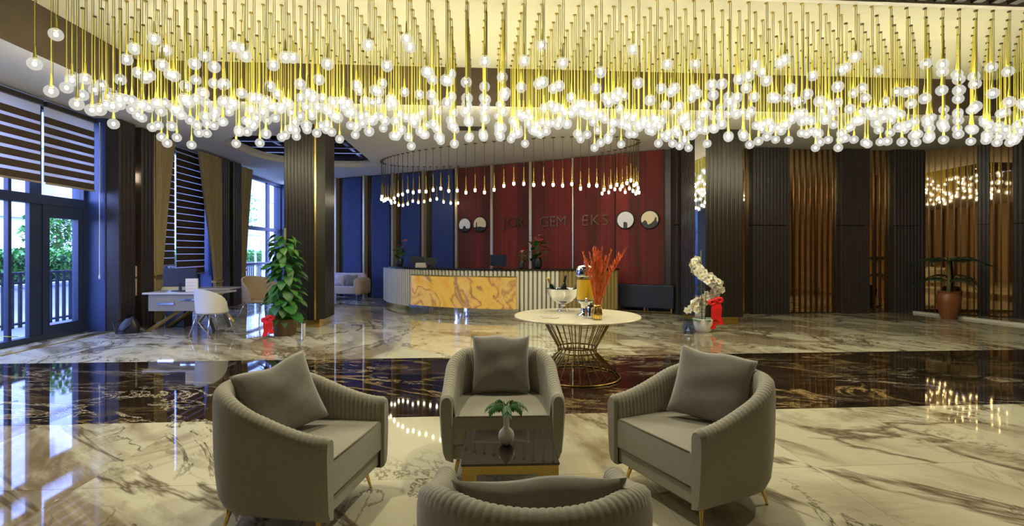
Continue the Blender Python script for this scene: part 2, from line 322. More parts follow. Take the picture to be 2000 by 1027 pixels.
# ceiling with the chandelier recess and a rounded opening
def rrect(u0, u1, v0, v1, r, n=8, rr=None):
    rr = rr or (r, r, r, r); P = []
    for (cx, cy, a0, q) in ((u0, v0, pi, rr[0]), (u1, v0, 1.5*pi, rr[1]), (u1, v1, 0, rr[2]), (u0, v1, 0.5*pi, rr[3])):
        ox = cx + (q if cx == u0 else -q); oy = cy + (q if cy == v0 else -q)
        for i in range(n+1):
            a = a0 + 0.5*pi*i/n; P.append((ox+q*cos(a), oy+q*sin(a)))
    return P
RC = (-5.7, 9.7, 2.4, 9.0)
outer = [(-7.7, -4.2), (14, -4.2), (14, 13.2), (5.0, 13.2), (-7.7, 20.2)]
hole1 = [(RC[0], RC[2]), (RC[0], RC[3]), (RC[1], RC[3]), (RC[1], RC[2])]
HOLE = rrect(-5.95, -3.0, 11.6, 15.75, 1.0, 10, (1.2, 0.35, 0.6, 1.9))
loops = [[Vector((x, y, 0)) for x, y in p] for p in (outer, hole1, HOLE)]
tri = tessellate_polygon(loops); flat = [p for L_ in loops for p in L_]
cb = MB(); cb.add([(p.x, p.y, CZ) for p in flat], tri)
ceiling = struct(cb.build('ceiling', M['ceil'], fixn=False), 'pale ceiling with a deep cream chandelier recess', 'ceiling')
f = MB(); u0, u1, v0, v1 = RC
for a, b_ in (((u0, v0), (u0, v1)), ((u0, v1), (u1, v1)), ((u1, v1), (u1, v0)), ((u1, v0), (u0, v0))):
    f.add([(*a, CZ-0.002), (*b_, CZ-0.002), (*b_, RZ), (*a, RZ)], [(0, 1, 2, 3)])
f.build('recess_fascia', M['fascia'], ceiling, fixn=False)
f = MB(); f.box(u0, u1, 6.30, v1, RZ, RZ+0.04); f.build('recess_panel', M['recess'], ceiling)
f = MB(); f.box(u0, u1, 6.22, 6.30, RZ-0.03, RZ+0.03); f.build('recess_bead', M['ceil'], ceiling)
f = MB(); f.box(u0, u1, v0, 6.22, RZ+0.03, RZ+0.07)
for i in range(60): x = u0+0.1+i*0.255; f.box(x, x+0.12, v0, 6.22, RZ-0.01, RZ+0.03)
f.build('dark_slatted_panel', M['dark'], ceiling)
# the rounded opening: white rim, dark void above with beams
f = MB(); n = len(HOLE)
f.add([(x, y, CZ-0.003) for x, y in HOLE] + [(x, y, CZ+0.10) for x, y in HOLE], [(i, (i+1) % n, n+(i+1) % n, n+i) for i in range(n)]); f.build('opening_rim', M['ceil'], ceiling, fixn=False)
cx, cy = -4.45, 13.7
inn = [(cx+(x-cx)*0.93, cy+(y-cy)*0.93) for x, y in HOLE]
f = MB(); f.add([(x, y, CZ+0.10) for x, y in HOLE] + [(x, y, CZ+0.10) for x, y in inn] + [(x, y, CZ+0.16) for x, y in inn], [(i, (i+1) % n, n+(i+1) % n, n+i) for i in range(n)] + [(n+i, n+(i+1) % n, 2*n+(i+1) % n, 2*n+i) for i in range(n)]); f.build('opening_step', M['ceil'], ceiling, fixn=False)
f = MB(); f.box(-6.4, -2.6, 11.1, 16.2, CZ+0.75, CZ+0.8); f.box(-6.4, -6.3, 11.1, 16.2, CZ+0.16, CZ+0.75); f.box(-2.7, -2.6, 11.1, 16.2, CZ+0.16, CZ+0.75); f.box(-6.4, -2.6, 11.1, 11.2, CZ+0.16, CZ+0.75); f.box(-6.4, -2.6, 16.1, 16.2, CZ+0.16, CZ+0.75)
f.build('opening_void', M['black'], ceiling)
for i in range(5): f = MB(); y = 12.2+i*0.75; f.box(-6.3, -2.7, y, y+0.12, CZ+0.32, CZ+0.5); f.build('beam', M['dark'], ceiling)
for i in range(3): f = MB(); x = -5.4+i*0.9; f.box(x, x+0.10, 11.2, 16.1, CZ+0.34, CZ+0.48); f.build('beam', M['dark'], ceiling)

# reception wall (slanted): dark base, blue bays, champagne strips, red velvet panels
f = MB(); f.box(-13.4, 0.35, 0.0, 0.25, 0, CZ)
wall_back = struct(f.build('wall_back', M['dark'], loc=(WP.x, WP.y, 0), rot=(0, 0, WROT)), 'slanted reception wall of blue and red panels', 'wall')   # local x = s, local -y = t
S = [-12.25, -11.03, -9.77, -8.57, -7.37, -6.14, -4.92, -3.68, -2.42, -1.25, 0.0]
for i, s in enumerate(S[:9]):
    q, t = (0.04, 0.16) if i < 8 else (0.018, 0.16)
    MB().box(s-q, s+q, -t, 0.0, 0, CZ-0.01).build('champagne_strip', M['strip'], wall_back)
for a, b_ in zip(S[:5], S[1:6]):
    f = MB(); f.rbox(a+0.30, b_-0.14, -0.10, 0.0, 0.02, CZ-0.03, 0.03, 2); f.build('blue_panel', M['bluevelvet'], wall_back)
for k, (a, b_) in enumerate(zip(S[5:10], S[6:11])):
    t = 0.10 + (0.0, 0.02, 0.05, 0.12, 0.20)[k]; w3 = (b_-a)/3
    for j in range(3):
        f = MB(); f.rbox(a+(0.05 if j == 0 else 0)+j*w3, a+(j+1)*w3-(0.0 if j == 2 else 0.006)-(0.05 if (j == 2 and k < 3) else 0), -t, 0.0, 0.70, CZ-0.02, 0.012, 2); f.build('red_velvet_panel', M['red'], wall_back)
f = MB(); f.box(-6.2, 0.30, -0.06, 0.0, 0, 0.70); f.build('lower_panel', M['navy'], wall_back)
f = MB(); f.box(0.02, 0.32, -0.22, 0, 0, CZ-0.01); f.build('end_pilaster', M['darkflute'], wall_back)

# fluted board profile
def fluted(w, d, pitch, h0, h1, depth=0.018):
    n = max(2, round(w/pitch)); p = w/n; poly = [(w, 0), (0, 0)]
    front = []
    for i in range(n):
        x = i*p; front += [(x+p*0.06, -d+depth), (x+p*0.18, -d), (x+p*0.82, -d), (x+p*0.94, -d+depth)]
    return MB().prism([(0, 0)] + front + [(w, 0)], h0, h1)
# back wall, right of the pillar: charcoal fluted panels between bronze mirrors with bars
VB = 12.25
f = MB(); f.box(4.8, 11.4, VB, VB+0.3, 0, CZ); wall_right_back = struct(f.build('wall_right_back', M['dark']), 'back wall of charcoal fluted panels and bronze mirror bays', 'wall')
def board(parent, x0, x1, y, d, pitch=0.085):
    for z0, z1 in ((0.0, 2.165), (2.185, CZ-0.01)):
        fluted(x1-x0, d, pitch, z0, z1).build('fluted_board', M['darkflute'], parent, loc=(x0, y, 0))
def mirror_bay(parent, x0, x1, y, nb, bars=True):
    MB().box(x0, x1, y-0.02, y, 0.02, CZ-0.01).build('bronze_mirror', M['mirror'], parent)
    if bars:
        for i in range(nb):
            x = x0 + (x1-x0)*(i+0.5)/nb; MB().box(x-0.014, x+0.014, y-0.05, y-0.02, 0.0, CZ-0.01).build('bar', M['darkbar'], parent)
board(wall_right_back, 4.80, 5.0, VB, 0.20); mirror_bay(wall_right_back, 5.0, 5.45, VB, 3); mirror_bay(wall_right_back, 6.2, 6.70, VB, 3)
board(wall_right_back, 5.5, 6.15, VB, 0.12)
board(wall_right_back, 6.70, 7.65, VB, 0.20); mirror_bay(wall_right_back, 7.65, 8.96, VB, 9); board(wall_right_back, 8.96, 9.72, VB, 0.20)
mirror_bay(wall_right_back, 9.72, 10.36, VB, 4); board(wall_right_back, 10.36, 11.16, VB, 0.20); 
# right wall: angled part then the long side
ang = atan2(-0.714, 0.70); LN = 3.0
wall_right = struct(MB().box(0, LN, 0, 0.25, 0, CZ).build('wall_right', M['dark'], loc=(11.2, 12.25, 0), rot=(0, 0, ang)), 'angled side wall with mirror bays and dark panels', 'wall')
mirror_bay(wall_right, 0.0, 1.08, 0.0, 9); board(wall_right, 1.08, 1.30, 0.0, 0.08); mirror_bay(wall_right, 1.30, 1.68, 0.0, 3); board(wall_right, 1.68, LN, 0.0, 0.12)
struct(MB().box(0, 2.6, 0, 0.10, 0, 0.05).build('trim_2', M['ceil'], loc=(10.83, 12.06, 0), rot=(0, 0, atan2(-2.26, 0.37))), 'low pale kerb on the floor in front of the mirrors', 'trim')
ws = struct(MB().box(13.3, 13.55, -4.2, 10.3, 0, CZ).build('wall_side', M['dark']), 'dark side wall beyond the frame on the right', 'wall')
for i in range(9): fluted(1.3, 0.06, 0.09, 0, CZ-0.01).build('fluted_board', M['warmwood'], ws, loc=(13.3, 9.6-i*1.5, 0), rot=(0, 0, -pi/2))
wf = struct(MB().box(-7.6, 13.4, -4.3, -4.0, 0, CZ).build('wall_front', mat('warm_brown_wall', (0.66, 0.46, 0.28), 0.5)), 'warm brown wall behind the viewpoint', 'wall')
for i in range(26): MB().box(-7.2+i*0.78, -7.2+i*0.78+0.16, -4.0, -3.92, 0, CZ-0.01).build('wall_fin', M['bronzebar'], wf)

# left glazed wall: piers, headers, windows
WU, GU = -7.1, -7.50
f = MB()
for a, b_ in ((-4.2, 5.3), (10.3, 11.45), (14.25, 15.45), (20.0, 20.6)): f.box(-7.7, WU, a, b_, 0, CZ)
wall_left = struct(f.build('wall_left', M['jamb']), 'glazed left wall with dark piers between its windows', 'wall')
for a in (10.32, 10.98, 14.27, 14.95):
    MB_ = fluted(0.46, 0.26, 0.115, 0, CZ-0.01, 0.03); MB_.build('pier_column', M['dark'], wall_left, loc=(WU, a, 0), rot=(0, 0, pi/2))
def window(idx, a, b_, mull, trans, label):
    w = struct(bpy.data.objects.new('window_%d' % idx, None), label, 'window'); link(w); w.location = (GU, (a+b_)/2, 0); o0 = (a+b_)/2
    fr = MB(); fr.box(-0.07, 0.07, a-o0, b_-o0, 0.0, 0.10); fr.box(-0.07, 0.07, a-o0, b_-o0, CZ-0.12, CZ); fr.box(-0.07, 0.07, a-o0, a-o0+0.08, 0.1, CZ-0.12); fr.box(-0.07, 0.07, b_-o0-0.08, b_-o0, 0.1, CZ-0.12)
    fr.build('window_frame', M['frame'], w)
    ys = [a+0.08] + [m for m, _ in mull] + [b_-0.08]
    for m, wd in mull: MB().box(-0.03, 0.04, m-wd/2-o0, m+wd/2-o0, 0.1, CZ-0.12).build('mullion', M['frame'], w)
    zs = [0.10] + [t for t, _ in trans] + [CZ-0.12]
    for t, ht in trans: MB().box(-0.07, 0.08, a-o0+0.08, b_-o0-0.08, t-ht/2, t+ht/2).build('transom', M['frame'], w)
    for i in range(len(ys)-1):
        for j in range(len(zs)-1): MB().box(-0.006, 0.006, ys[i]-o0, ys[i+1]-o0, zs[j], zs[j+1]).build('pane', M['glass'], w)
    return w
w1 = window(1, 5.3, 10.3, [(6.9, 0.10), (8.72, 0.06), (9.2, 0.24)], [(2.42, 0.16)], 'tall glass doors onto the terrace with dark frames')
dl = MB(); dl.box(-0.05, 0.06, 1.52, 1.66, 0.1, 2.35); dl.box(-0.05, 0.06, 2.30, 2.50, 0.1, 2.35); dl.box(-0.05, 0.06, 1.66, 2.30, 2.12, 2.35); dl.box(-0.05, 0.06, 1.66, 2.30, 0.1, 0.24); dl.build('door_leaf_frame', M['frame'], w1)
window(2, 11.45, 14.25, [(12.85, 0.12)], [(1.05, 0.08)], 'window half covered by brown zebra blinds behind the office desk')
window(3, 15.45, 20.0, [(16.9, 0.18), (18.9, 0.22)], [(1.12, 0.08), (2.32, 0.12)], 'uncovered far window in blue daylight beside the large pillar')

# outside: terrace, railing, hedge, facade, trees
struct(MB().box(-10.2, -7.7, 3.5, 30, -0.12, -0.02).build('terrace_floor', M['terrace']), 'terrace paving beyond the glass doors', 'terrace')
struct(MB().box(-60, -10.2, -10, 80, -0.6, -0.3).build('ground', mat('garden_ground', (0.12, 0.16, 0.07), 0.9)), 'garden ground outside', 'ground')
rl = thing('terrace_railing', 'dark iron railing with closely set balusters along the terrace outside', 'railing', (-9.3, 3.6, -0.02))
MB().box(-0.04, 0.04, 0, 26, 1.08, 1.13).build('top_rail', M['rail'], rl); MB().box(-0.025, 0.025, 0, 26, 0.90, 0.93).build('mid_rail', M['rail'], rl); MB().box(-0.03, 0.03, 0, 26, 0.06, 0.10).build('bottom_rail', M['rail'], rl)
bme = MB().box(-0.02, 0.02, -0.03, 0.03, 0.0, 1.09).mesh('baluster', M['rail'])
for i in range(140): inst('baluster', bme, rl, (0, 0.1+i*0.185, 0))
def foliage(n, size, fn, flat=0.4):
    b = MB()
    for _ in range(n):
        p = Vector(fn()); a = random.uniform(0, 2*pi); t = random.uniform(-1.1, 1.1); s = size*random.uniform(0.6, 1.3)
        R = Matrix.Translation(p) @ Matrix.Rotation(a, 4, 'Z') @ Matrix.Rotation(t, 4, 'X')
        b.add([(0, -s, 0), (s*0.45, 0, s*0.12), (0, s, 0), (-s*0.45, 0, s*0.12)], [(0, 1, 2), (0, 2, 3)], R)
    return b
hd = thing('hedge', 'clipped green hedge behind the terrace railing', 'hedge', (-11.6, 16, -0.3))
MB().rbox(-0.55, 0.55, -12, 12, 0.0, 1.75, 0.2, 3).build('hedge_core', mat('hedge_core', (0.03, 0.09, 0.02), 0.9), hd)
def hedge_pt():
    k = random.random(); y = random.uniform(-12, 12)
    if k < 0.6: return (0.58+random.uniform(-0.05, 0.12), y, random.uniform(0.0, 1.8))
    return (random.uniform(-0.6, 0.6), y, 1.74+random.uniform(-0.05, 0.22)*random.random())
tag(foliage(16000, 0.085, hedge_pt).build('leaves', M['hedge'], hd), kind='stuff')
pw_ = thing('garden_planter', 'long low white planter box below the hedge outside', 'planter', (-10.62, 16, -0.3))
MB().box(-0.12, 0.12, -13, 13, 0, 1.0).build('wall_face', M['facade'], pw_); MB().box(-0.16, 0.16, -13, 13, 1.0, 1.06).build('coping', M['facade2'], pw_)
bd = thing('apartment_building', 'pale apartment facade with rows of windows across the garden', 'building', (-21, 22, -0.3))
MB().box(-4, 0, -20, 34, 0, 15).build('wall', M['facade'], bd)
for k in range(4): MB().box(0, 0.25, -20, 34, 3.4+k*3.4, 3.7+k*3.4).build('string_course', M['facade2'], bd)
wme = MB().box(0.0, 0.07, -0.75, 0.75, 0, 1.7).mesh('window', M['facade2']); pme = MB().box(0.05, 0.09, -0.66, -0.04, 0.08, 1.62).box(0.05, 0.09, 0.04, 0.66, 0.08, 1.62).mesh('pane', M['pane'])
for k in range(4):
    for i in range(14):
        w_ = inst('window', wme, bd, (0, -18+i*3.7, 1.2+k*3.4)); inst('pane', pme, w_)
def tree(label, loc, h, r):
    t = thing('garden_tree', label, 'tree', loc)
    MB().tube([(0, 0, 0), (0.1, 0.05, h*0.5), (0, 0.1, h*0.8)], [0.14, 0.10, 0.05], 8).build('trunk', M['stem'], t, True)
    def p():
        while True:
            q = Vector((random.uniform(-1, 1), random.uniform(-1, 1), random.uniform(-1, 1)))
            if q.length < 1: return (q.x*r, q.y*r, h*0.75 + q.z*r*0.8)
    tag(foliage(800, 0.11, p).build('crown', M['hedge'], t), kind='stuff')
tree('slender garden tree seen through the glass door', (-13.2, 17.0, -0.3), 3.4, 0.9)
tree('leafy garden tree seen through the far window', (-13.8, 29.5, -0.3), 5.6, 1.7)

# ------------------------------------------------------------------ pillars
def pillar(label, u, v, w, d, chamfer_side, gold_strip):
    t = thing('pillar', label, 'pillar', (u, v, 0))      # origin: front-centre of the pillar
    c = 0.16; hw = w/2; sg = chamfer_side
    core = [(-hw, 0), (hw, 0), (hw, d), (-hw, d)]
    def flutes(p, q, n, dep=0.010):
        p = Vector(p); q = Vector(q); e = (q-p)/n; nn = Vector((e.y, -e.x)).normalized(); out = []
        for i in range(n):
            a = p+e*i; out += [tuple(a+e*0.06-nn*dep), tuple(a+e*0.2), tuple(a+e*0.8), tuple(a+e*0.94-nn*dep)]
        return out
    if sg > 0: poly = flutes((-hw, 0), (hw-c, 0), 9) + flutes((hw, c), (hw, d), 9) + flutes((hw, d), (-hw, d), 9) + flutes((-hw, d), (-hw, 0), 9)
    else: poly = flutes((-hw+c, 0), (hw, 0), 9) + flutes((hw, 0), (hw, d), 9) + flutes((hw, d), (-hw, d), 9) + flutes((-hw, d), (-hw, c), 9)
    MB().prism(poly, 0.16, CZ-0.002).build('fluted_cladding', M['pillar'], t)
    k = hw*sg; e = 0.006
    if gold_strip: MB().prism([(k-sg*c, -e), (k-sg*c*0.84, c*0.16-e*2), (k-sg*c*0.84-sg*0.03, c*0.16+0.03), (k-sg*c-sg*0.02, 0.02)], 0.16, CZ-0.002).build('gold_edge_strip', M['gold'], t)
    a, b_ = ((k-sg*c*(0.84 if gold_strip else 1.0), c*0.16 if gold_strip else 0.0), (k, c))
    MB().prism([a, b_, (b_[0]-sg*0.03, b_[1]+0.03), (a[0]-sg*0.03, a[1]+0.03)], 0.16, CZ-0.002).build('mirror_edge', M['pillar'] if gold_strip else M['clearmirror'], t)
    MB().prism([(-hw+0.06, 0.06), (hw-0.08, 0.06), (hw-0.06, 0.1), (hw-0.06, d-0.06), (-hw+0.06, d-0.06)], 0.0, 0.16).build('gold_plinth', M['gold'], t)
    return t
pillar('large dark bronze pillar with gold edge behind the leafy plant', -3.47, 10.5, 0.76, 0.85, 1, True)
pillar('large dark pillar with mirrored edge behind the white orchid', 5.07, 10.35, 0.98, 0.9, -1, False)

# ------------------------------------------------------------------ great chandelier of globe pendants
GR = 0.075
g_me = MB().ico((0, 0, 0), GR, 3).mesh('globe', M['globe'], True); b_me = MB().ico((0, 0, 0), 0.022, 2, sc=(1, 1, 1.25)).mesh('bulb', M['bulb'], True)
c_me = MB().tube([(0, 0, 0), (0, 0, 1)], 0.005, 6).mesh('cord', M['cord'], True); w_me = MB().tube([(0, 0, 0), (0, 0, 1)], 0.0035, 5).mesh('support_wire', M['wire'])
s_me = MB().lathe([(0.004, 0.16), (0.009, 0.13), (0.014, 0.03), (0.022, 0.0), (0.022, -0.02)], 10).mesh('lamp_socket', M['cord'], True)
r_me = MB().lathe([(0.022, -0.018), (0.022, 0.0)], 12).mesh('ceiling_rose', M['oldgold'])
pend = []
rg = random.Random(5)
for r in range(11):
    v = 6.40 + 0.245*r
    for c in range(-23, 42):
        u = -0.135 + 0.242*c
        if u < -5.35 or u > 9.5: continue
        if u > v*1.20 or u*0.068 + v > 9.12: continue
        wave = 0.10*sin(u*1.9+r*0.7) + 0.06*sin(u*4.3-r*1.3)
        z = 3.58 + wave + rg.uniform(-0.27, 0.30)
        if r < 3 and rg.random() < 0.16: z = rg.uniform(3.98, 4.22)
        if rg.random() < 0.07: z = rg.uniform(3.28, 3.36)
        pend.append((u + rg.uniform(-0.012, 0.012), v + rg.uniform(-0.012, 0.012), max(1.52+0.203*(u*0.068+v), z)))
pend.sort(key=lambda p: p[0]**2 + p[1]**2 if p[0] < p[1]*1.14 else 1e3)
PL = 'clear glowing glass globe on a yellow cord in the front rows of the great chandelier'
for k, (u, v, z) in enumerate(pend[:300]):
    t = thing('globe_pendant', PL, 'pendant lamp', (u, v, z), 0, 'globe pendants in the front rows of the great chandelier')
    inst('globe', g_me, t); inst('bulb', b_me, t); inst('lamp_socket', s_me, t, (0, 0, GR-0.01))
    inst('cord', c_me, t, (0, 0, GR+0.12), sc=(1, 1, RZ-z-GR-0.12)); inst('support_wire', w_me, t, (0.022, 0, GR), sc=(1, 1, RZ-z-GR)); inst('ceiling_rose', r_me, t, (0, 0, RZ-z))
rest = MB()
for (u, v, z) in pend[300:]:
    rest.mi = 1; rest.ico((u, v, z), 0.022, 1, sc=(1, 1, 1.25))
    rest.mi = 2; rest.tube([(u, v, z+GR), (u, v, z+GR+0.12), (u, v, RZ)], [0.02, 0.006, 0.005], 5, False)
    rest.mi = 3; rest.tube([(u+0.022, v, z+GR), (u+0.022, v, RZ)], 0.0035, 4, False); rest.lathe([(0.022, RZ-0.018), (0.022, RZ)], 8, c=(u, v, 0))
for (u, v, z) in pend[300:]:
    rest.mi = 0; rest.ico((u, v, z), GR, 2)
rest.mi = 3
tag(rest.build('pendant_cluster', [M['globe'], M['bulb'], M['cord'], M['wire']], None, True, fixn=False), 'dense mass of glowing globe pendants in the rear rows of the great chandelier', 'chandelier', kind='stuff')

# ------------------------------------------------------------------ reception desk (curved) and what stands on it
DC, DR = (-4.6, -1.55), 4.4              # arc centre and radius in wall coordinates (s, t)
def da(phi, off=0.0): return wl(DC[0] + (DR+off)*sin(phi), DC[1] + (DR+off)*cos(phi))
PH0, PH1 = -0.90, 0.97
desk = thing('reception_desk', 'curved cream fluted reception desk with a glowing onyx front', 'reception desk', (*da(0.05), 0))
DO = Vector((*da(0.05), 0))
def arcband(off0, off1, z0, z1, p0=PH0, p1=PH1, n=48):
    b = MB(); vs = []; fs = []
    for i in range(n+1):
        ph = p0+(p1-p0)*i/n; a = Vector(da(ph, off0)); c = Vector(da(ph, off1))
        for q, z in ((a, z0), (c, z0), (c, z1), (a, z1)): vs.append((q.x-DO.x, q.y-DO.y, z))
    for i in range(n):
        for k in range(4): fs.append((i*4+k, i*4+(k+1) % 4, (i+1)*4+(k+1) % 4, (i+1)*4+k))
    fs += [(0, 1, 2, 3), (n*4+3, n*4+2, n*4+1, n*4)]
    return b.add(vs, fs)
arcband(-0.55, -0.02, 0.12, 1.08).build('desk_body', M['darkcream'], desk, 30)  # body coloured darker than the slats to paint shade into their grooves
arcband(-0.75, 0.04, 1.08, 1.12).build('counter_top', M['counter'], desk, 30)
arcband(-0.5, -0.05, 0.0, 0.12).build('gold_plinth', M['gold'], desk, 30)
nf = 78
prof = [(-0.036, 0.0)] + [(0.036*-cos(pi*k/8), -0.05*sin(pi*k/8)) for k in range(1, 8)] + [(0.036, 0.0)]
fl_c = MB().prism(prof, 0.12, 1.08).mesh('slat', M['cream'], 40); fl_b = MB().prism(prof, 0.12, 1.08).mesh('slat', M['yellowflute'], 40)
for i in range(nf):
    ph = PH0 + (PH1-PH0)*(i+0.5)/nf; p = da(ph, -0.022)
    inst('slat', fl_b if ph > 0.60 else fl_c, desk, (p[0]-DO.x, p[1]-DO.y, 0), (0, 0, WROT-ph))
b = arcband(0.03, 0.13, 0.19, 0.93, -0.27, 0.375, 20); ox = b.build('onyx_panel', M['onyx'], desk, 30)
arcband(-0.02, 0.16, 0.0, 0.19, -0.285, 0.39, 20).build('chrome_base', M['chrome'], desk, 30)
arcband(-0.02, 0.15, 0.93, 0.95, -0.275, 0.38, 20).build('panel_edge', M['oldgold'], desk, 30)

leaf_b = MB()
def leafmesh(name, L_, W_, droop, mt, n=6, fold=0.12):
    b = MB(); vs = []; fs = []
    for i in range(n+1):
        t = i/n; w = W_*sin(pi*min(1, t*0.93+0.07))**0.8 * (1 if i < n else 0.02); y = L_*t; z = -droop*L_*t*t
        vs += [(-w, y*0.98, z+fold*w), (0, y, z), (w, y*0.98, z+fold*w)]
    for i in range(n):
        a = i*3; fs += [(a, a+1, a+4, a+3), (a+1, a+2, a+5, a+4)]
    return b.add(vs, fs).mesh(name, mt, True, fixn=False)
LM = {k: leafmesh('leaf', l, w, d, M[m]) for k, l, w, d, m in (('big', 0.26, 0.085, 0.45, 'leaf'), ('big2', 0.22, 0.075, 0.6, 'leaf2'), ('small', 0.13, 0.035, 0.4, 'leaf'), ('small2', 0.12, 0.03, 0.5, 'leaf2'), ('blade', 0.62, 0.045, 0.55, 'leafy'))}
pet = {k: leafmesh('petal', 0.07, 0.04, 0.3, M[m], 4) for k, m in (('r', 'redfl'), ('p', 'pinkfl'), ('w', 'whitefl'))}
def anthurium(label, x, y, z, sc, rnd, nl=26, nfl=7, tilt=0.0):
    t = thing('anthurium_pot', label, 'potted plant', (x, y, z))
    MB().lathe([(0.05*sc, 0), (0.075*sc, 0.02*sc), (0.085*sc, 0.10*sc), (0.07*sc, 0.17*sc), (0.06*sc, 0.17*sc)], 16).build('pot', M['black'], t, 40)
    R = random.Random(rnd)
    for i in range(nl):
        a = R.uniform(0, 2*pi); h = R.uniform(0.14, 0.42)*sc; r = R.uniform(0.01, 0.12)*sc
        inst('leaf', LM['small' if i % 2 else 'small2'], t, (r*cos(a), r*sin(a), h), (R.uniform(0.1, 0.9), 0, a-pi/2), (1.3*sc,)*3)
    for i in range(nfl):
        a = R.uniform(0, 2*pi); h = R.uniform(0.40, 0.58)*sc; r = R.uniform(0.02, 0.16)*sc
        st = MB().tube([(0, 0, 0.15*sc), (r*0.4*cos(a), r*0.4*sin(a), h*0.7), (r*cos(a), r*sin(a), h)], 0.004, 5).build('flower_stem', M['stem'], t)
        inst('flower', pet['r' if i % 3 else 'p'], st, (r*cos(a), r*sin(a), h), (R.uniform(0.2, 0.8), 0, R.uniform(0, 6.28)), (1.6*sc,)*3)
    return t
p = da(0.50, -0.55); anthurium('tall red anthurium in a dark pot behind the orange pampas grass', p[0], p[1], 1.12, 1.45, 3, 34, 8)
p = da(0.40, -0.35); anthurium('smaller red anthurium on the desk beside the single monitor', p[0], p[1], 1.12, 0.85, 4, 18, 4)
p = da(-0.80, -0.45); anthurium('red anthurium at the left end of the reception desk', p[0], p[1], 1.12, 1.25, 8, 24, 6)
def monitor(label, phi, w, h, off=-0.62, rz=0.0):
    p = da(phi, off); t = thing('computer_monitor', label, 'monitor', (p[0], p[1], 1.12), WROT-phi+rz)
    MB().rbox(-0.11, 0.11, -0.07, 0.07, 0, 0.015, 0.005, 2).build('base', M['black'], t); MB().box(-0.02, 0.02, -0.015, 0.015, 0.01, 0.12).build('neck', M['black'], t)
    MB().rbox(-w/2, w/2, -0.02, 0.02, 0.05, 0.05+h, 0.008, 2).build('casing', M['screen'], t)
    MB().box(-w/2+0.012, w/2-0.012, 0.0195, 0.022, 0.07, 0.04+h).build('display', M['black'], t)
monitor('dark blue backed monitor on the desk in front of the red panels', 0.245, 0.50, 0.28)
monitor('black monitor on the desk in front of the blue panels', -0.50, 0.40, 0.22)
monitor('small tilted black monitor beside the paper stack on the desk', -0.29, 0.30, 0.20, -0.6, 0.5)
p = da(-0.37, -0.5); t = thing('paper_stack', 'low stack of papers on the left of the desk counter', 'papers', (p[0], p[1], 1.12), WROT+0.4)
for i in range(4): MB().box(-0.15, 0.15, -0.105, 0.105, 0.028*i, 0.028*i+0.026).build('paper_bundle', M['paper'], t, rot=(0, 0, 0.05*i))

# low cabinet on gold legs below the red panels
t = thing('low_cabinet', 'low dark cabinet on gold legs under the red wall at the right', 'cabinet', (*wl(-0.42, 0.32), 0), WROT)
MB().rbox(-0.66, 0.70, -0.22, 0.22, 0.14, 0.70, 0.01, 2).build('body', M['navy'], t)
for x in (-0.66, 0.02): MB().box(x+0.012, x+0.668, -0.232, -0.22, 0.16, 0.68).build('door', M['screen'], t)
for x in (-0.62, 0.0, 0.64):
    for y in (-0.18, 0.18): MB().box(x-0.02, x+0.02, y-0.02, y+0.02, 0, 0.14).build('leg', M['gold'], t)
MB().box(-0.64, 0.66, -0.20, -0.17, 0.04, 0.06).build('gold_rail', M['gold'], t)

# round medallions on the red wall (pale dial, dark skyline) and bronze lettering
def medallion(label, s, z, r, m, pts, t0):
    x, y = wl(s, t0+0.02); t = thing('wall_medallion', label, 'wall clock', (x, y, z), WROT)
    RX = Matrix.Rotation(pi/2, 4, 'X')
    MB().lathe([(0.0, -0.018), (r, -0.018), (r*1.0, 0.012), (r*0.97, 0.02), (0.0, 0.02)], 40, RX).build('dial', M[m], t, 30)
    MB().ring((0, 0, 0.004), r*1.03, 0.02, 40, 6, RX).build('rim', M['black'], t, True)
    poly = [(q*r, w*r) for q, w in pts]
    MB().prism(poly, 0.020, 0.032, RX).build('skyline', M['black'], t)
def low_arc(y0, n=10):
    x0 = sqrt(1-y0*y0); a0 = atan2(y0, x0)
    return [(0.97*cos(a0 + (-pi-2*a0)*i/n), 0.97*sin(a0 + (-pi-2*a0)*i/n)) for i in range(n+1)]
sk1 = low_arc(-0.55) + [(-0.3, -0.55), (-0.2, -0.2), (0.1, -0.15), (0.25, -0.5)]
sk2 = low_arc(-0.42) + [(-0.72, -0.38), (-0.58, -0.38), (-0.52, 0.30), (-0.44, 0.30), (-0.40, -0.36), (0.1, -0.3), (0.5, -0.4)]
sk3 = [(0.22, -0.97), (-0.22, -0.97), (-0.22, -0.30), (-0.02, -0.22), (0.22, -0.36)]
sk4 = low_arc(-0.35) + [(-0.75, -0.25), (-0.55, -0.05), (-0.35, -0.2), (-0.2, -0.6), (0.1, -0.5), (0.5, -0.15), (0.68, 0.25), (0.78, 0.25), (0.8, -0.2)]
medallion('small pale wall medallion farthest left on the red wall', -5.84, 2.33, 0.20, 'medW', sk1, 0.11)
medallion('cream wall medallion with tower skyline, second from left', -5.32, 2.34, 0.215, 'medY', sk2, 0.11)
medallion('bright white wall medallion right of the bronze letters', -0.94, 2.34, 0.215, 'medW', sk3, 0.31)
medallion('cream wall medallion with jagged skyline at the right end', -0.33, 2.335, 0.215, 'medY', sk4, 0.31)
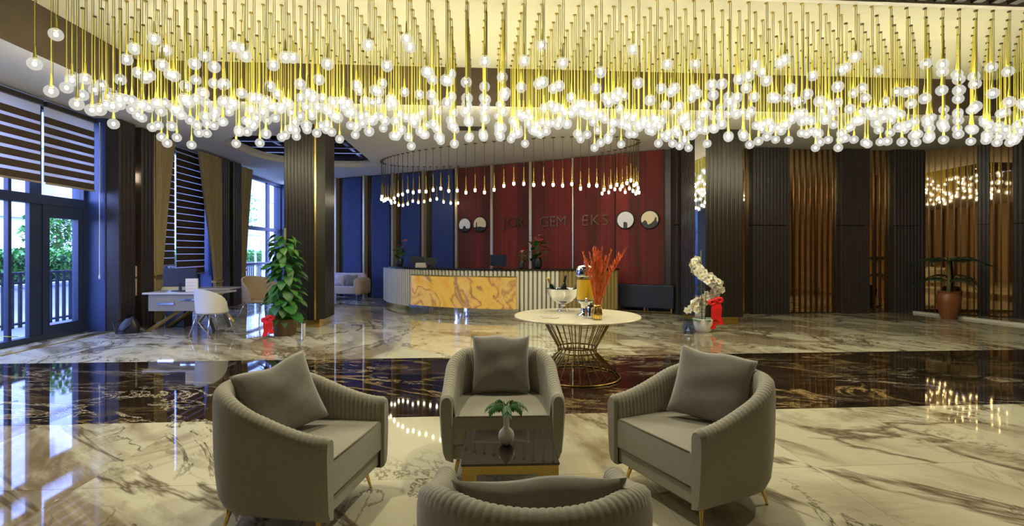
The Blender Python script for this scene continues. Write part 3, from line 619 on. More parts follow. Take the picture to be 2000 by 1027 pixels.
def letters(txt, s0, s1, t0, label):
    t = thing('wall_lettering', label, 'lettering', (*wl((s0+s1)/2, t0+0.008), 2.22), WROT)
    n = len(txt); w = (s1-s0)/n
    for i, ch in enumerate(txt):
        cu = bpy.data.curves.new('letter_curve', 'FONT'); cu.body = ch; cu.size = 0.42; cu.extrude = 0.02; cu.align_x = 'CENTER'; cu.resolution_u = 4
        tmp = bpy.data.objects.new('letter_curve', cu); COL.objects.link(tmp); bpy.context.view_layer.update()
        me = bpy.data.meshes.new_from_object(tmp.evaluated_get(bpy.context.evaluated_depsgraph_get())); me.name = 'letter'
        bpy.data.objects.remove(tmp); bpy.data.curves.remove(cu); me.materials.clear(); me.materials.append(M['letter'])
        o = bpy.data.objects.new('letter', me); link(o, t); o.location = (-(s1-s0)/2 + w*(i+0.5), 0, 0); o.rotation_euler = (pi/2, 0, 0)
letters('JOR', -4.62, -3.86, 0.13, 'first group of bronze letters on the red wall, left')
letters('GEM', -3.36, -2.62, 0.16, 'middle group of bronze letters on the red wall')
letters('EKS', -2.18, -1.36, 0.23, 'last group of bronze letters on the red wall, by the white medallion')

# ring of slim tube pendants above the desk
tu = MB().lathe([(0.006, 0.42), (0.010, 0.40), (0.012, 0.20), (0.018, 0.12), (0.020, 0.10), (0.020, 0.06)], 10).mesh('tube', M['gold'], True)
ti = MB().lathe([(0.0, -0.012), (0.020, 0.0), (0.024, 0.03), (0.019, 0.06)], 10).mesh('lit_tip', M['tip'], True)
ro = MB().tube([(0, 0, 0), (0, 0, 1)], 0.006, 5).mesh('rod', M['wire']); rs = MB().lathe([(0.045, -0.012), (0.045, 0)], 12).mesh('ceiling_rose', M['wire'])
rr = random.Random(9)
def tubep(ang_, label, grp, dz=0.0):
    s_ = -4.0 + 3.65*cos(ang_); t_ = 1.55 + 1.38*sin(ang_); x, y = wl(s_, t_); z = 2.98 + 0.07*sin(ang_*7) + rr.uniform(-0.06, 0.06) + dz
    t = thing('tube_pendant', label, 'pendant lamp', (x, y, z), 0, grp)
    inst('tube', tu, t, sc=(1.3, 1.3, 1)); inst('lit_tip', ti, t, sc=(1.3, 1.3, 1.2)); inst('rod', ro, t, (0, 0, 0.41), sc=(1, 1, CZ-z-0.41)); inst('ceiling_rose', rs, t, (0, 0, CZ-z))
def nth(i): return '%d%s' % (i, 'th' if 10 < i % 100 < 14 else {1: 'st', 2: 'nd', 3: 'rd'}.get(i % 10, 'th'))
for i in range(46): tubep(pi*(1-(i+0.5)/46), 'slim gold tube pendant, %s from the left in the front arc above the desk' % nth(i+1), 'tube pendants in the front arc above the desk')
for i in range(13): tubep(pi+0.1+0.95*(i+0.5)/13, 'slim gold tube pendant, %s from the left in the left rear curve above the desk' % nth(i+1), 'tube pendants in the left rear curve above the desk')
for i in range(10): tubep(2*pi-0.1-0.75*(i+0.5)/10, 'slim gold tube pendant, %s from the right in the right rear curve above the desk' % nth(i+1), 'tube pendants in the right rear curve above the desk')

# ------------------------------------------------------------------ armchairs around the coffee table
def armchair_meshes():
    W, F, r0 = 0.415, -0.40, 0.415
    La = 0.40; Lc = pi*r0; T = 2*La+Lc
    def path(d):
        if d < La: return Vector((-W, F+d)), Vector((-1, 0))
        if d < La+Lc: a = pi-(d-La)/r0; return Vector((r0*cos(a), r0*sin(a))), Vector((cos(a), sin(a)))
        return Vector((W, -(d-La-Lc))), Vector((1, 0))
    def top(d):
        x = min(d, T-d)/(T/2); x = min(1, max(0, x/0.72)); return 0.575 + 0.19*(x*x*(3-2*x))
    TH = 0.09; NF = 72; per = 6; n = NF*per
    sh = MB(); vs = []; fs = []; m = 10
    ns = 72
    for i in range(ns+1):
        d = T*i/ns; p, nn = path(d); zt = top(d)
        prof = [(-0.085, 0.13), (-0.040, 0.145), (-0.020, 0.19), (-0.008, 0.30), (0.0, 0.42), (0.004, zt-0.10), (0.003, zt-0.065), (0.0, zt-0.045)]
        for o, z in prof: q = p+nn*o; vs.append((q.x, q.y, z))
    m = 8
    for i in range(ns):
        for k in range(m-1): a = i*m+k; fs.append((a, a+m, a+m+1, a+1))
    sh.add(vs, fs)
    for i, sg in ((0, -1), (ns, 1)):      # arm fronts: rounded pads closing the shell
        d = T*i/ns; p, nn = path(d); zt = top(d)
        loop = [(-0.085, 0.13), (-0.040, 0.145), (-0.020, 0.19), (-0.008, 0.30), (0.0, 0.42), (0.004, zt-0.10), (0.003, zt-0.065), (0.0, zt-0.045)] + [(-TH/2+TH/2*cos(a), zt-0.045+0.045*sin(a)) for a in [pi*k/6 for k in range(1, 7)]] + [(-TH, 0.30), (-TH, 0.13)]
        cx_, cz_ = -TH*0.5, 0.36
        A = [(p.x+nn.x*o, p.y, z) for o, z in loop]; B = [(p.x+nn.x*(cx_+(o-cx_)*0.75), p.y-0.022, cz_+(z-cz_)*0.95) for o, z in loop]; k = len(loop)
        sh.add(A+B, [(j, (j+1) % k, k+(j+1) % k, k+j) for j in range(k)] + [tuple(range(k, 2*k))])
    me_sh = sh.mesh('shell', M['fabric'], 50)
    pd = MB(); vs = []; fs = []
    for i in range(n+1):
        d = T*i/n; p, nn = path(d); zt = top(d); fl_ = abs(sin(pi*i/per)); b_ = 0.0075*fl_**0.6
        ring_ = [(0.0, zt-0.045)] + [(-TH/2+(TH/2+b_*0.35)*cos(a), zt-0.045+(0.045+b_*0.5)*sin(a)) for a in [pi*k/6 for k in range(1, 6)]] + [(-TH-b_, zt-0.06), (-TH-b_-0.008, zt-0.14), (-TH-b_-0.008, 0.40), (-TH-b_*0.5, 0.30)]
        for o, z in ring_: q = p+nn*o; vs.append((q.x, q.y, z))
    m = 10
    for i in range(n):
        for k in range(m-1): a = i*m+k; fs.append((a, a+1, a+m+1, a+m))
    me_pd = pd.add(vs, fs).mesh('channel_padding', M['fabric'], True)
    def dplan(w, f_, r_, n_=20): return [(-w, f_), (w, f_)] + [(r_*cos(pi*k/n_), r_*sin(pi*k/n_)*0.98) for k in range(n_+1)]
    def slab(w, f_, rr_, z0, z1, e):
        P = dplan(w, f_, rr_); n_ = len(P); L_ = []
        for (sc_, z) in ((1-e*1.6, z0), (1, z0+e*0.6), (1, z1-e*0.6), (1-e*0.5, z1-e*0.15), (1-e*1.6, z1)): L_.append([(x*sc_, (y-0.0)*sc_, z) for x, y in P])
        b = MB(); V = [p for l in L_ for p in l]; Fs = [(j*n_+i, j*n_+(i+1) % n_, (j+1)*n_+(i+1) % n_, (j+1)*n_+i) for j in range(4) for i in range(n_)]
        Fs += [tuple(range(n_-1, -1, -1)), tuple(4*n_+i for i in range(n_))]
        return b.add(V, Fs)
    me_seat = slab(0.328, -0.405, 0.328, 0.235, 0.435, 0.03).mesh('seat_cushion', M['fabric'], 40)
    me_base = slab(0.33, -0.385, 0.33, 0.14, 0.238, 0.02).mesh('seat_rail', M['fabric'], 40)
    pts = [(-0.30, -0.397, 0.428), (0, -0.400, 0.431), (0.30, -0.397, 0.428)]
    me_pip = MB().tube(pts, 0.006, 6).tube([(-0.30, -0.398, 0.245), (0.30, -0.398, 0.245)], 0.006, 6).mesh('piping', M['piping'], True)
    me_leg = MB().lathe([(0.008, 0.0), (0.008, 0.012), (0.013, 0.09), (0.018, 0.15)], 10).mesh('leg', M['gold'], True)
    return me_sh, me_pd, me_seat, me_base, me_pip, me_leg
AM = armchair_meshes()
def armchair(label, x, y, deg):
    t = thing('tub_armchair', label, 'armchair', (x, y, 0), radians(deg), 'grey velour armchairs around the coffee table')
    inst('shell', AM[0], t); inst('channel_padding', AM[1], t); sc_ = inst('seat_cushion', AM[2], t); inst('piping', AM[4], sc_); inst('seat_rail', AM[3], t)
    for lx, ly in ((-0.29, -0.30), (0.29, -0.30), (-0.25, 0.22), (0.25, 0.22)):
        inst('leg', AM[5], t, (lx*1.12, ly*1.12, 0.0), (radians(12)*(1 if ly > 0 else -1)*-1*-1, radians(-12)*(1 if lx > 0 else -1), 0))
    return t
CH = [('grey tub armchair at the left of the coffee table, side towards the viewer', -1.08, 3.11, 78), ('grey tub armchair at the right of the coffee table, turned inward', 1.41, 3.14, -68), ('grey tub armchair behind the coffee table, facing the viewer', 0.18, 3.79, -1.6), ('nearest grey tub armchair, only its rounded back in view', 0.205, 1.855, 176)]
for a in CH: armchair(*a)
def cushion_mesh(w, h, th, seed):
    R = random.Random(seed); ph = [R.uniform(0, 6.28) for _ in range(6)]; n = 22; b = MB()
    def P(s_, sgn):
        def fn(a, c):
            x = 2*a-1; y = 2*c-1
            ex = (1-abs(x)**2.6); ey = (1-abs(y)**2.6); z = th/2*max(0, ex*ey)**0.5*sgn
            z += sgn*0.004*max(0, ex*ey)*(sin(5*x+3*y+ph[0])+sin(7*y-2*x+ph[1])) 
            px = w/2*x*(1-0.07*(1-abs(y)**2)); py = h/2*y*(1-0.07*(1-abs(x)**2))
            py += 0.02*(c)*sin(3*x+ph[2])*(1-abs(x))
            return (px, z, py)
        return fn
    b.grid(P(1, 1), n, n); b.grid(P(1, -1), n, n)
    me = b.mesh('throw_cushion', M['fabric2'], True)
    bm = bmesh.new(); bm.from_mesh(me); bmesh.ops.remove_doubles(bm, verts=bm.verts[:], dist=0.0004); bmesh.ops.recalc_face_normals(bm, faces=bm.faces[:]); bm.to_mesh(me); bm.free(); me.polygons.foreach_set('use_smooth', [True]*len(me.polygons)); return me
def throw(label, ch, lx, ly, lz, tilt, yaw, w, h, th, seed, roll=0.0):
    _, x, y, deg = ch; a = radians(deg); wx = x+lx*cos(a)-ly*sin(a); wy = y+lx*sin(a)+ly*cos(a)
    o = inst('throw_cushion', cushion_mesh(w, h, th, seed), None, (wx, wy, lz))
    o.rotation_euler = (Matrix.Rotation(a+yaw, 3, 'Z') @ Matrix.Rotation(tilt, 3, 'X') @ Matrix.Rotation(roll, 3, 'Y')).to_euler()
    tag(o, label, 'cushion', 'grey throw cushions on the armchairs')
throw('grey throw cushion leaning in the left armchair', CH[0], 0.06, 0.12, 0.64, radians(-22), -0.72, 0.45, 0.45, 0.15, 1, -0.24)
throw('grey throw cushion propped in the right armchair', CH[1], -0.04, 0.13, 0.65, radians(-22), 0.66, 0.48, 0.46, 0.15, 2, 0.16)
throw('upright grey throw cushion on the armchair facing the viewer', CH[2], 0.0, 0.16, 0.655, radians(-12), 0, 0.45, 0.44, 0.14, 3)
throw('grey throw cushion seen from behind in the nearest armchair', CH[3], -0.01, 0.15, 0.585, radians(-16), 0.03, 0.57, 0.42, 0.15, 4)

# coffee table with bud vase
t = thing('coffee_table', 'square coffee table with smoked glass top and gold frame', 'coffee table', (0.175, 2.83, 0), radians(-1.5))
MB().rbox(-0.25, 0.25, -0.25, 0.25, 0.438, 0.45, 0.003, 1).build('glass_top', M['smoke'], t)
fr = MB(); fr.box(-0.245, 0.245, -0.245, -0.215, 0.395, 0.438); fr.box(-0.245, 0.245, 0.215, 0.245, 0.395, 0.438); fr.box(-0.245, -0.215, -0.215, 0.215, 0.395, 0.438); fr.box(0.215, 0.245, -0.215, 0.215, 0.395, 0.438); fr.build('gold_frame', M['oldgold'], t)
for x in (-1, 1):
    for y in (-1, 1): MB().box(min(x*0.245, x*0.185), max(x*0.245, x*0.185), min(y*0.245, y*0.215), max(y*0.245, y*0.215), 0, 0.395).build('leg', M['oldgold'], t)
MB().box(-0.185, 0.185, -0.24, -0.22, 0.0, 0.02).box(-0.185, 0.185, 0.22, 0.24, 0.0, 0.02).build('foot_rail', M['oldgold'], t)
tag(MB().lathe([(0.0, 0.0), (0.02, 0.0), (0.038, 0.018), (0.046, 0.045), (0.040, 0.072), (0.022, 0.09), (0.016, 0.10), (0.0165, 0.15), (0.019, 0.185), (0.016, 0.185), (0.013, 0.15), (0.012, 0.1)], 28).build('bud_vase', M['white'], None, True, loc=(0.162, 2.845, 0.45)), 'white long-necked bud vase on the smoked glass table', 'vase')
t = thing('fern_sprig', 'drooping green fern sprig in the white bud vase', 'plant sprig', (0.162, 2.845, 0.60))
pin = leafmesh('leaflet', 0.045, 0.008, 0.5, M['leaf'], 3); R_ = random.Random(2)
for i in range(7):
    a = i*0.9+0.2; L_ = 0.11+0.02*(i % 3); pts = [(0, 0, 0)] + [(L_*q*cos(a), L_*q*0.8*sin(a), 0.045+0.075*q*2.0-0.115*q*q*1.3) for q in (0.15, 0.35, 0.55, 0.78, 1.0)]
    st = MB().tube(pts, 0.0022, 5).build('frond', M['leaf'], t)
    for k in range(2, len(pts)):
        for sg in (-1, 1):
            for q in (0.0, 0.5):
                pp = Vector(pts[k-1]).lerp(Vector(pts[k]), q); inst('leaflet', pin, st, pp, (-0.35, 0, a-pi/2+sg*0.9), (1, 1, 1))

# ------------------------------------------------------------------ round table with hourglass wire base
RT = (1.22, 6.20)
t = thing('round_table', 'round cream table on a gold hourglass wire base', 'table', (*RT, 0))
MB().lathe([(0.0, 0.722), (0.745, 0.722), (0.765, 0.728), (0.768, 0.740), (0.760, 0.75), (0.0, 0.75)], 64).build('table_top', M['tabletop'], t, 40)
MB().ring((0, 0, 0.712), 0.43, 0.010, 48).build('top_ring', M['oldgold'], t, True); MB().ring((0, 0, 0.36), 0.235, 0.009, 40).ring((0, 0, 0.30), 0.235, 0.009, 40).build('waist_ring', M['oldgold'], t, True); MB().ring((0, 0, 0.010), 0.52, 0.010, 56).build('floor_ring', M['oldgold'], t, True)
wm = MB().tube([(0.43, 0, 0.712), (0.235, 0, 0.36), (0.235, 0, 0.30), (0.52, 0, 0.012)], 0.0065, 6).mesh('wire', M['oldgold'], True)
for i in range(26): inst('wire', wm, t, rot=(0, 0, 2*pi*i/26))
TZ = 0.75
t = thing('champagne_bowl', 'silver footed champagne bowl on the round table', 'bowl', (1.12, 6.62, TZ))
MB().lathe([(0.0, 0.0), (0.085, 0.0), (0.075, 0.015), (0.028, 0.03), (0.024, 0.075), (0.05, 0.10)], 28).build('foot', M['chrome'], t, True)
MB().lathe([(0.0, 0.10), (0.06, 0.10), (0.14, 0.145), (0.195, 0.22), (0.215, 0.29), (0.222, 0.295), (0.207, 0.285), (0.185, 0.22), (0.13, 0.155), (0.0, 0.12)], 36).build('bowl', M['chrome'], t, True)
def bottle(label, x, y, z, tilt, az, foil):
    t = thing('wine_bottle', label, 'bottle', (x, y, z)); t.rotation_euler = (tilt*cos(az), tilt*sin(az), 0)
    MB().lathe([(0.0, 0), (0.040, 0), (0.042, 0.01), (0.042, 0.16), (0.034, 0.20), (0.016, 0.235), (0.0145, 0.24)], 18).build('body', M['bottle'], t, True)
    MB().lathe([(0.0155, 0.235), (0.0155, 0.31), (0.018, 0.312), (0.018, 0.33), (0.0, 0.332)], 14).build('neck_foil', M[foil], t, True)
bottle('gold-necked bottle tilted left in the silver bowl', 1.05, 6.62, TZ+0.15, 0.5, -1.2, 'foil')
bottle('dark-necked bottle standing in the middle of the silver bowl', 1.11, 6.67, TZ+0.135, 0.15, 1.4, 'black')
bottle('dark-necked bottle leaning right in the silver bowl', 1.21, 6.56, TZ+0.16, 0.5, 1.6, 'black')
t = thing('juice_dispenser', 'glass juice dispenser with chrome lid on the round table', 'dispenser', (1.30, 6.10, TZ))
MB().lathe([(0.0, 0), (0.10, 0), (0.095, 0.02), (0.05, 0.04), (0.055, 0.14), (0.09, 0.17), (0.10, 0.19)], 28).build('stand', M['chrome'], t, True)
MB().lathe([(0.0, 0.192), (0.103, 0.192), (0.108, 0.20), (0.108, 0.47), (0.10, 0.48)], 28).build('glass_body', M['cglass'], t, True)
MB().lathe([(0.0, 0.20), (0.10, 0.20), (0.10, 0.44), (0.0, 0.44)], 28).build('juice', M['juice'], t, 40)
MB().lathe([(0.112, 0.475), (0.118, 0.49), (0.112, 0.56), (0.09, 0.60), (0.03, 0.615), (0.0, 0.617)], 28).build('lid', M['chrome'], t, True)
MB().lathe([(0.008, 0.61), (0.008, 0.63), (0.018, 0.64), (0.018, 0.66), (0.0, 0.67)], 14).build('lid_knob', M['chrome'], t, True)
MB().tube([(-0.02, -0.10, 0.22), (-0.02, -0.15, 0.22), (-0.02, -0.155, 0.19)], 0.012, 8).build('tap', M['chrome'], t, True)
t = thing('gold_vase', 'ribbed gold vase holding orange pampas grass on the round table', 'vase', (1.36, 5.73, TZ))
MB().lathe([(0.0, 0), (0.040, 0), (0.052, 0.03), (0.056, 0.07), (0.046, 0.125), (0.036, 0.15), (0.042, 0.17), (0.036, 0.168), (0.03, 0.15), (0.03, 0.03), (0, 0.02)], 24).build('vase_body', M['gold'], t, True)
for i in range(10): a = 2*pi*i/10; MB().tube([(0.043*cos(a), 0.043*sin(a), 0.005), (0.057*cos(a), 0.057*sin(a), 0.06), (0.048*cos(a), 0.048*sin(a), 0.12), (0.038*cos(a), 0.038*sin(a), 0.15)], 0.004, 5).build('rib', M['oldgold'], t, True)
t = thing('pampas_bunch', 'spray of bright orange dried pampas grass in the gold vase', 'dried grass', (1.36, 5.73, TZ+0.03)); R_ = random.Random(21)
for i in range(20):
    a = R_.uniform(0, 2*pi); sp = R_.uniform(0.02, 0.17); H_ = R_.uniform(0.58, 0.80)
    if i == 0: a, sp, H_ = 0.0, 0.34, 0.78
    if i == 1: a, sp, H_ = 3.1, 0.17, 0.74
    if i == 2: a, sp, H_ = 0.15, 0.27, 0.72
    pts = [(0, 0, 0), (sp*0.12*cos(a), sp*0.12*sin(a), 0.16), (sp*0.45*cos(a), sp*0.45*sin(a), H_*0.6), (sp*cos(a), sp*sin(a), H_)]
    b = MB().tube(pts, [0.003, 0.003, 0.003, 0.002], 5)
    P_ = [Vector(q) for q in pts]
    for k in range(90):
        q = k/90; base = P_[1].lerp(P_[2], min(1, q*2)) if q < 0.5 else P_[2].lerp(P_[3], q*2-1)
        aa = R_.uniform(0, 6.28); l = 0.085*(0.5+0.7*sin(pi*min(1, q+0.1))); d_ = Vector((cos(aa)*0.45, sin(aa)*0.45, 1)).normalized()*l; sd = Vector((-sin(aa), cos(aa), 0))*0.007
        b.add([base-sd, base+sd, base+d_], [(0, 1, 2)])
    b.build('stem', M['orange'], t, fixn=False)
t = thing('patterned_jar', 'small black and silver lidded jar beside the dispenser', 'jar', (1.315, 5.86, TZ))
MB().lathe([(0, 0), (0.035, 0), (0.045, 0.03), (0.045, 0.12), (0.035, 0.14)], 18).build('jar_body', M['chrome'], t, True)
for i in range(6): a = 2*pi*i/6; MB().box(-0.012, 0.012, -0.003, 0.003, 0.03, 0.115).build('black_stripe', M['black'], t, loc=(0.045*cos(a), 0.045*sin(a), 0), rot=(0, 0, a+pi/2))
MB().lathe([(0.038, 0.14), (0.036, 0.155), (0.01, 0.165), (0.012, 0.18), (0, 0.185)], 18).build('jar_lid', M['black'], t, True)
for lab, x, y, r_, m_ in (('folded brown brochure lying on the round table', 0.80, 6.12, 0.3, 'paper'), ('dark coaster card on the round table, left of the bowl', 0.86, 5.95, -0.4, 'oldgold')):
    t = thing('brochure', lab, 'brochure', (x, y, TZ), r_); MB().box(-0.09, 0.09, -0.055, 0.055, 0.0, 0.004).build('cover', M[m_], t); MB().box(-0.09, 0.09, -0.053, 0.053, 0.0045, 0.007).build('page', M['white'], t, rot=(0, 0, 0.06))

# ------------------------------------------------------------------ blinds and curtains on the left wall
def blind(label, a, b_, z0, bh=0.112):
    t = thing('zebra_blind', label, 'blind', (-7.24, (a+b_)/2, z0)); h = CZ-0.04-z0; w = (b_-a)/2
    MB().box(-0.05, 0.05, -w, w, h-0.08, h).build('head_rail', M['dark'], t); MB().box(-0.018, 0.018, -w, w, -0.03, 0.0).build('bottom_rail', M['strip'], t)
    MB().box(-0.012, -0.008, -w, w, 0.0, h-0.08).build('voile_sheet', M['sheer'], t)
    per = 0.165; k = int((h-0.08)/per)
    me = MB().box(-0.006, 0.002, -w, w, 0, bh).mesh('blind_band', M['blind'])
    for i in range(k): inst('blind_band', me, t, (0, 0, 0.005+i*per))
    return t
b1 = blind('brown zebra blind nearest the left edge above the glass doors', 6.2, 9.03, 2.69)
b2 = blind('brown zebra blind above the glass door beside the first pier', 9.10, 10.22, 2.69)
b3 = blind('longer-slatted zebra blind in the left half of the office window', 11.55, 12.80, 1.22, 0.143)
b4 = blind('lowest zebra blind in the right half of the office window', 12.88, 14.15, 0.98, 0.143)
for nm, v_, z0, lb in (('blind_chain', 10.24, 1.0, 'white blind chain with weight hanging beside the glass door'),):
    t = thing(nm, lb, 'blind chain', (-7.16, v_, z0)); MB().tube([(0, 0, 0.06), (0, 0, CZ-z0-0.1)], 0.007, 6).build('chain', M['white'], t); MB().lathe([(0, 0), (0.016, 0.01), (0.016, 0.07), (0.006, 0.09)], 10).build('weight', M['white'], t, True)
def curtain(label, v_edge, side, wtop, wtie, ztie=1.0):
    t = thing('curtain', label, 'curtain', (-6.86, v_edge, 0)); nw = 9; nu, nz = 90, 26
    def fn(th):
        def g(a, c):
            z = 0.02 + c*(CZ-0.08)
            if z > ztie: q = (z-ztie)/(CZ-ztie); w = wtie+(wtop-wtie)*q**1.15
            else: q = 1-z/ztie; w = wtie+0.10*q
            y = side*w*a; x = 0.045*(0.35+0.65*w/wtop)*sin(2*pi*nw*a) + 0.02*sin(2*pi*2.3*a+z)
            return (x+th, y, z)
        return g
    MB().grid(fn(0.006), nu, nz).grid(fn(-0.006), nu, nz).build('drape', M['curtain'], t, True, fixn=False)
    if ztie: MB().rbox(-0.075, 0.075, min(0, side*(wtie+0.01)), max(0, side*(wtie+0.01)), ztie-0.04, ztie+0.03, 0.02, 2).build('tie_band', M['oldgold'], t)
curtain('gold-brown curtain at the left side of the office window', 11.35, 1, 0.85, 0.28)
curtain('gold-brown curtain at the right side of the office window', 14.22, -1, 1.05, 0.34, 0.75)
curtain('gold-brown curtain left of the far window, beside the second pier', 15.42, 1, 0.80, 0.22)
curtain('gold-brown curtain at the far end of the window wall', 19.95, -1, 0.75, 0.3)
def sconce(label, x, y, z, rz):
    t = thing('wall_sconce', label, 'wall lamp', (x, y, z), rz); MB().box(-0.02, 0.02, -0.05, 0.05, -0.07, 0.07).build('back_plate', M['black'], t)
    MB().lathe([(0.0, -0.10), (0.035, -0.09), (0.04, 0.05), (0.03, 0.09), (0.0, 0.1)], 16, c=(0.07, 0, 0)).build('lamp_glass', M['sconce'], t, True); MB().tube([(0, 0, 0.0), (0.07, 0, 0.0)], 0.01, 6).build('arm', M['black'], t)
sconce('small glowing wall lamp between the columns of the first pier', -7.08, 10.88, 3.05, 0)
sconce('white glowing wall lamp at the far end of the window wall', -7.08, 20.2, 3.3, 0)
t = thing('wall_dispenser', 'beige dispenser box between the columns of the first pier', 'dispenser', (-7.03, 10.88, 0.62))
MB().rbox(-0.07, 0.10, -0.09, 0.09, 0.0, 0.62, 0.02, 2).build('housing', M['beige'], t); MB().box(0.10, 0.106, -0.07, 0.07, 0.36, 0.40).build('front_slot', M['pot'], t)

# ------------------------------------------------------------------ leafy climber by the left pillar
t = thing('climbing_plant', 'tall leafy green climbing plant in a brown pot before the left pillar', 'potted plant', (-3.52, 9.66, 0))
MB().lathe([(0, 0), (0.17, 0), (0.19, 0.02), (0.21, 0.24), (0.225, 0.26), (0.225, 0.30), (0.20, 0.30), (0.19, 0.26), (0, 0.25)], 26).build('pot', M['pot'], t, 40)
MB().tube([(0, 0, 0.2), (0.01, 0, 1.0), (0, 0.0, 1.96)], [0.028, 0.026, 0.02], 8).build('moss_pole', M['stem'], t, True)
R_ = random.Random(6)
for i in range(170):
    z = 0.34 + 1.50*(i/170) + R_.uniform(-0.04, 0.04); a = i*2.399 + R_.uniform(-0.4, 0.4); q = (z-0.34)/1.4; rad = 0.05 + (0.20*(1-0.35*q))*R_.random()
    if 0.55 < q < 0.7: rad += 0.10*R_.random()
    sc_ = R_.uniform(0.75, 1.2)*(1.05-0.3*q)
    inst('leaf', LM['big' if R_.random() < 0.6 else 'big2'], t, (rad*cos(a), rad*sin(a), z), (R_.uniform(-0.6, 0.25), R_.uniform(-0.3, 0.3), a-pi/2), (sc_,)*3)
t = thing('ribbon_bow', 'bright red ribbon tied on the pot of the leafy plant', 'ribbon', (-3.70, 9.36, 0.0))
def ribbon_strip(pts, w, tilt=0.0):
    b = MB(); vs = []; fs = []
    for i, p in enumerate(pts):
        vs += [(p[0]-w/2, p[1], p[2]), (p[0]+w/2, p[1], p[2]+tilt), (p[0]+w/2, p[1]+0.006, p[2]+tilt), (p[0]-w/2, p[1]+0.006, p[2])]
    for i in range(len(pts)-1):
        for k in range(4): fs.append((i*4+k, i*4+(k+1) % 4, i*4+4+(k+1) % 4, i*4+4+k))
    fs += [(0, 1, 2, 3), (len(pts)*4-1, len(pts)*4-2, len(pts)*4-3, len(pts)*4-4)]
    return b.add(vs, fs)
def bow(t, z, sc_, tail):
    for sg in (-1, 1):
        MB().ring((0, 0, 0), 0.042*sc_, 0.030*sc_, 20, 6, Matrix.Translation((sg*0.055*sc_, 0, z-0.03+0.02*sg)) @ Matrix.Rotation(pi/2, 4, 'X') @ Matrix.Scale(0.75, 4, (0, 1, 0))).build('loop', M['ribbon'], t, True)
    MB().ico((0, -0.01, z), 0.04*sc_, 2).build('knot', M['ribbon'], t, True)
    for sg, q in ((-0.6, 1.0), (0.8, 0.86)):
        ribbon_strip([(sg*0.02, -0.01, z), (sg*0.06*sc_, -0.035, z-tail*0.35*q), (sg*0.05*sc_, -0.015, z-tail*0.7*q), (sg*0.09*sc_, -0.03, z-tail*q)], 0.085*sc_, 0.01).build('tail', M['ribbon'], t)
bow(t, 0.36, 1.0, 0.34)
tag(MB().lathe([(0, 0), (0.055, 0), (0.055, 0.012), (0.038, 0.016), (0.038, 0.27), (0.042, 0.275), (0.042, 0.30), (0, 0.30)], 20).build('chrome_post', M['chrome'], None, 40, loc=(-2.98, 9.02, 0)), 'short chrome post standing at the foot of the left pillar', 'post')

# ------------------------------------------------------------------ office corner by the windows
t = thing('office_desk', 'pale desk with slanting gold legs by the office window', 'desk', (-5.60, 10.45, 0), radians(-2))
MB().rbox(-0.70, 0.70, -0.36, 0.36, 0.715, 0.75, 0.006, 2).build('desk_top', M['greytable'], t)
MB().box(-0.60, 0.45, -0.33, -0.31, 0.40, 0.715).build('modesty_panel', M['darkcream'], t); MB().box(-0.42, -0.12, -0.35, -0.33, 0.52, 0.56).build('drawer_pull', M['chrome'], t); MB().box(0.0, 0.34, -0.35, -0.33, 0.60, 0.63).build('drawer_pull', M['chrome'], t)
for y in (-0.28, 0.28):
    MB().tube([(-0.66, y, 0.0), (0.42, y, 0.715)], 0.032, 4).build('slanted_leg', M['oldgold'], t); MB().tube([(0.60, y, 0.0), (0.35, y, 0.715)], 0.032, 4).build('slanted_leg', M['dark'], t)
t = thing('desk_monitor', 'black monitor on the office desk before the blinds', 'monitor', (-5.82, 10.48, 0.75), radians(6))
MB().rbox(-0.13, 0.13, -0.08, 0.08, 0, 0.015, 0.005, 2).build('base', M['black'], t); MB().box(-0.02, 0.02, -0.02, 0.02, 0.01, 0.14).build('neck', M['black'], t); MB().rbox(-0.30, 0.30, -0.02, 0.02, 0.09, 0.45, 0.008, 2).build('casing', M['black'], t); MB().box(-0.28, 0.28, 0.0195, 0.022, 0.11, 0.43).build('display', M['screen'], t)
t = thing('card_holder', 'cream leaflet holder standing on the office desk', 'leaflet holder', (-5.46, 10.22, 0.75), radians(4))
MB().rbox(-0.11, 0.11, -0.02, 0.02, 0, 0.26, 0.005, 1).build('leaflet', M['paper'], t); MB().box(-0.115, 0.115, -0.05, 0.05, 0, 0.02).build('stand', M['cglass'], t)
for i in range(3): MB().box(-0.085, 0.085, -0.0225, -0.020, 0.06+i*0.06, 0.068+i*0.06).build('print_line', M['beige'], t)
tag(MB().rbox(-0.19, 0.19, -0.15, 0.15, 0, 0.42, 0.02, 2).box(-0.16, 0.16, -0.158, -0.15, 0.22, 0.38).build('pedestal_bin', M['black'], None, loc=(-6.10, 10.95, 0)), 'black pedestal unit under the office desk', 'pedestal')
t = thing('floor_bag', 'slumped black bag on the floor by the first pier', 'bag', (-6.58, 10.10, 0))
MB().grid(lambda a, c: ((0.20+0.03*sin(9*a))*cos(2*pi*a)*(1-0.75*c**2.2)+0.05*c, (0.15+0.02*sin(11*a+1))*sin(2*pi*a)*(1-0.7*c**2), 0.30*c+0.03*sin(7*a)*c), 40, 12).build('bag_body', M['black'], t, True)
MB().tube([(-0.10, -0.02, 0.24), (-0.16, -0.12, 0.20), (-0.10, -0.17, 0.08), (0.04, -0.17, 0.06), (0.14, -0.10, 0.18), (0.10, -0.02, 0.26)], 0.012, 6).build('strap', M['black'], t, True)
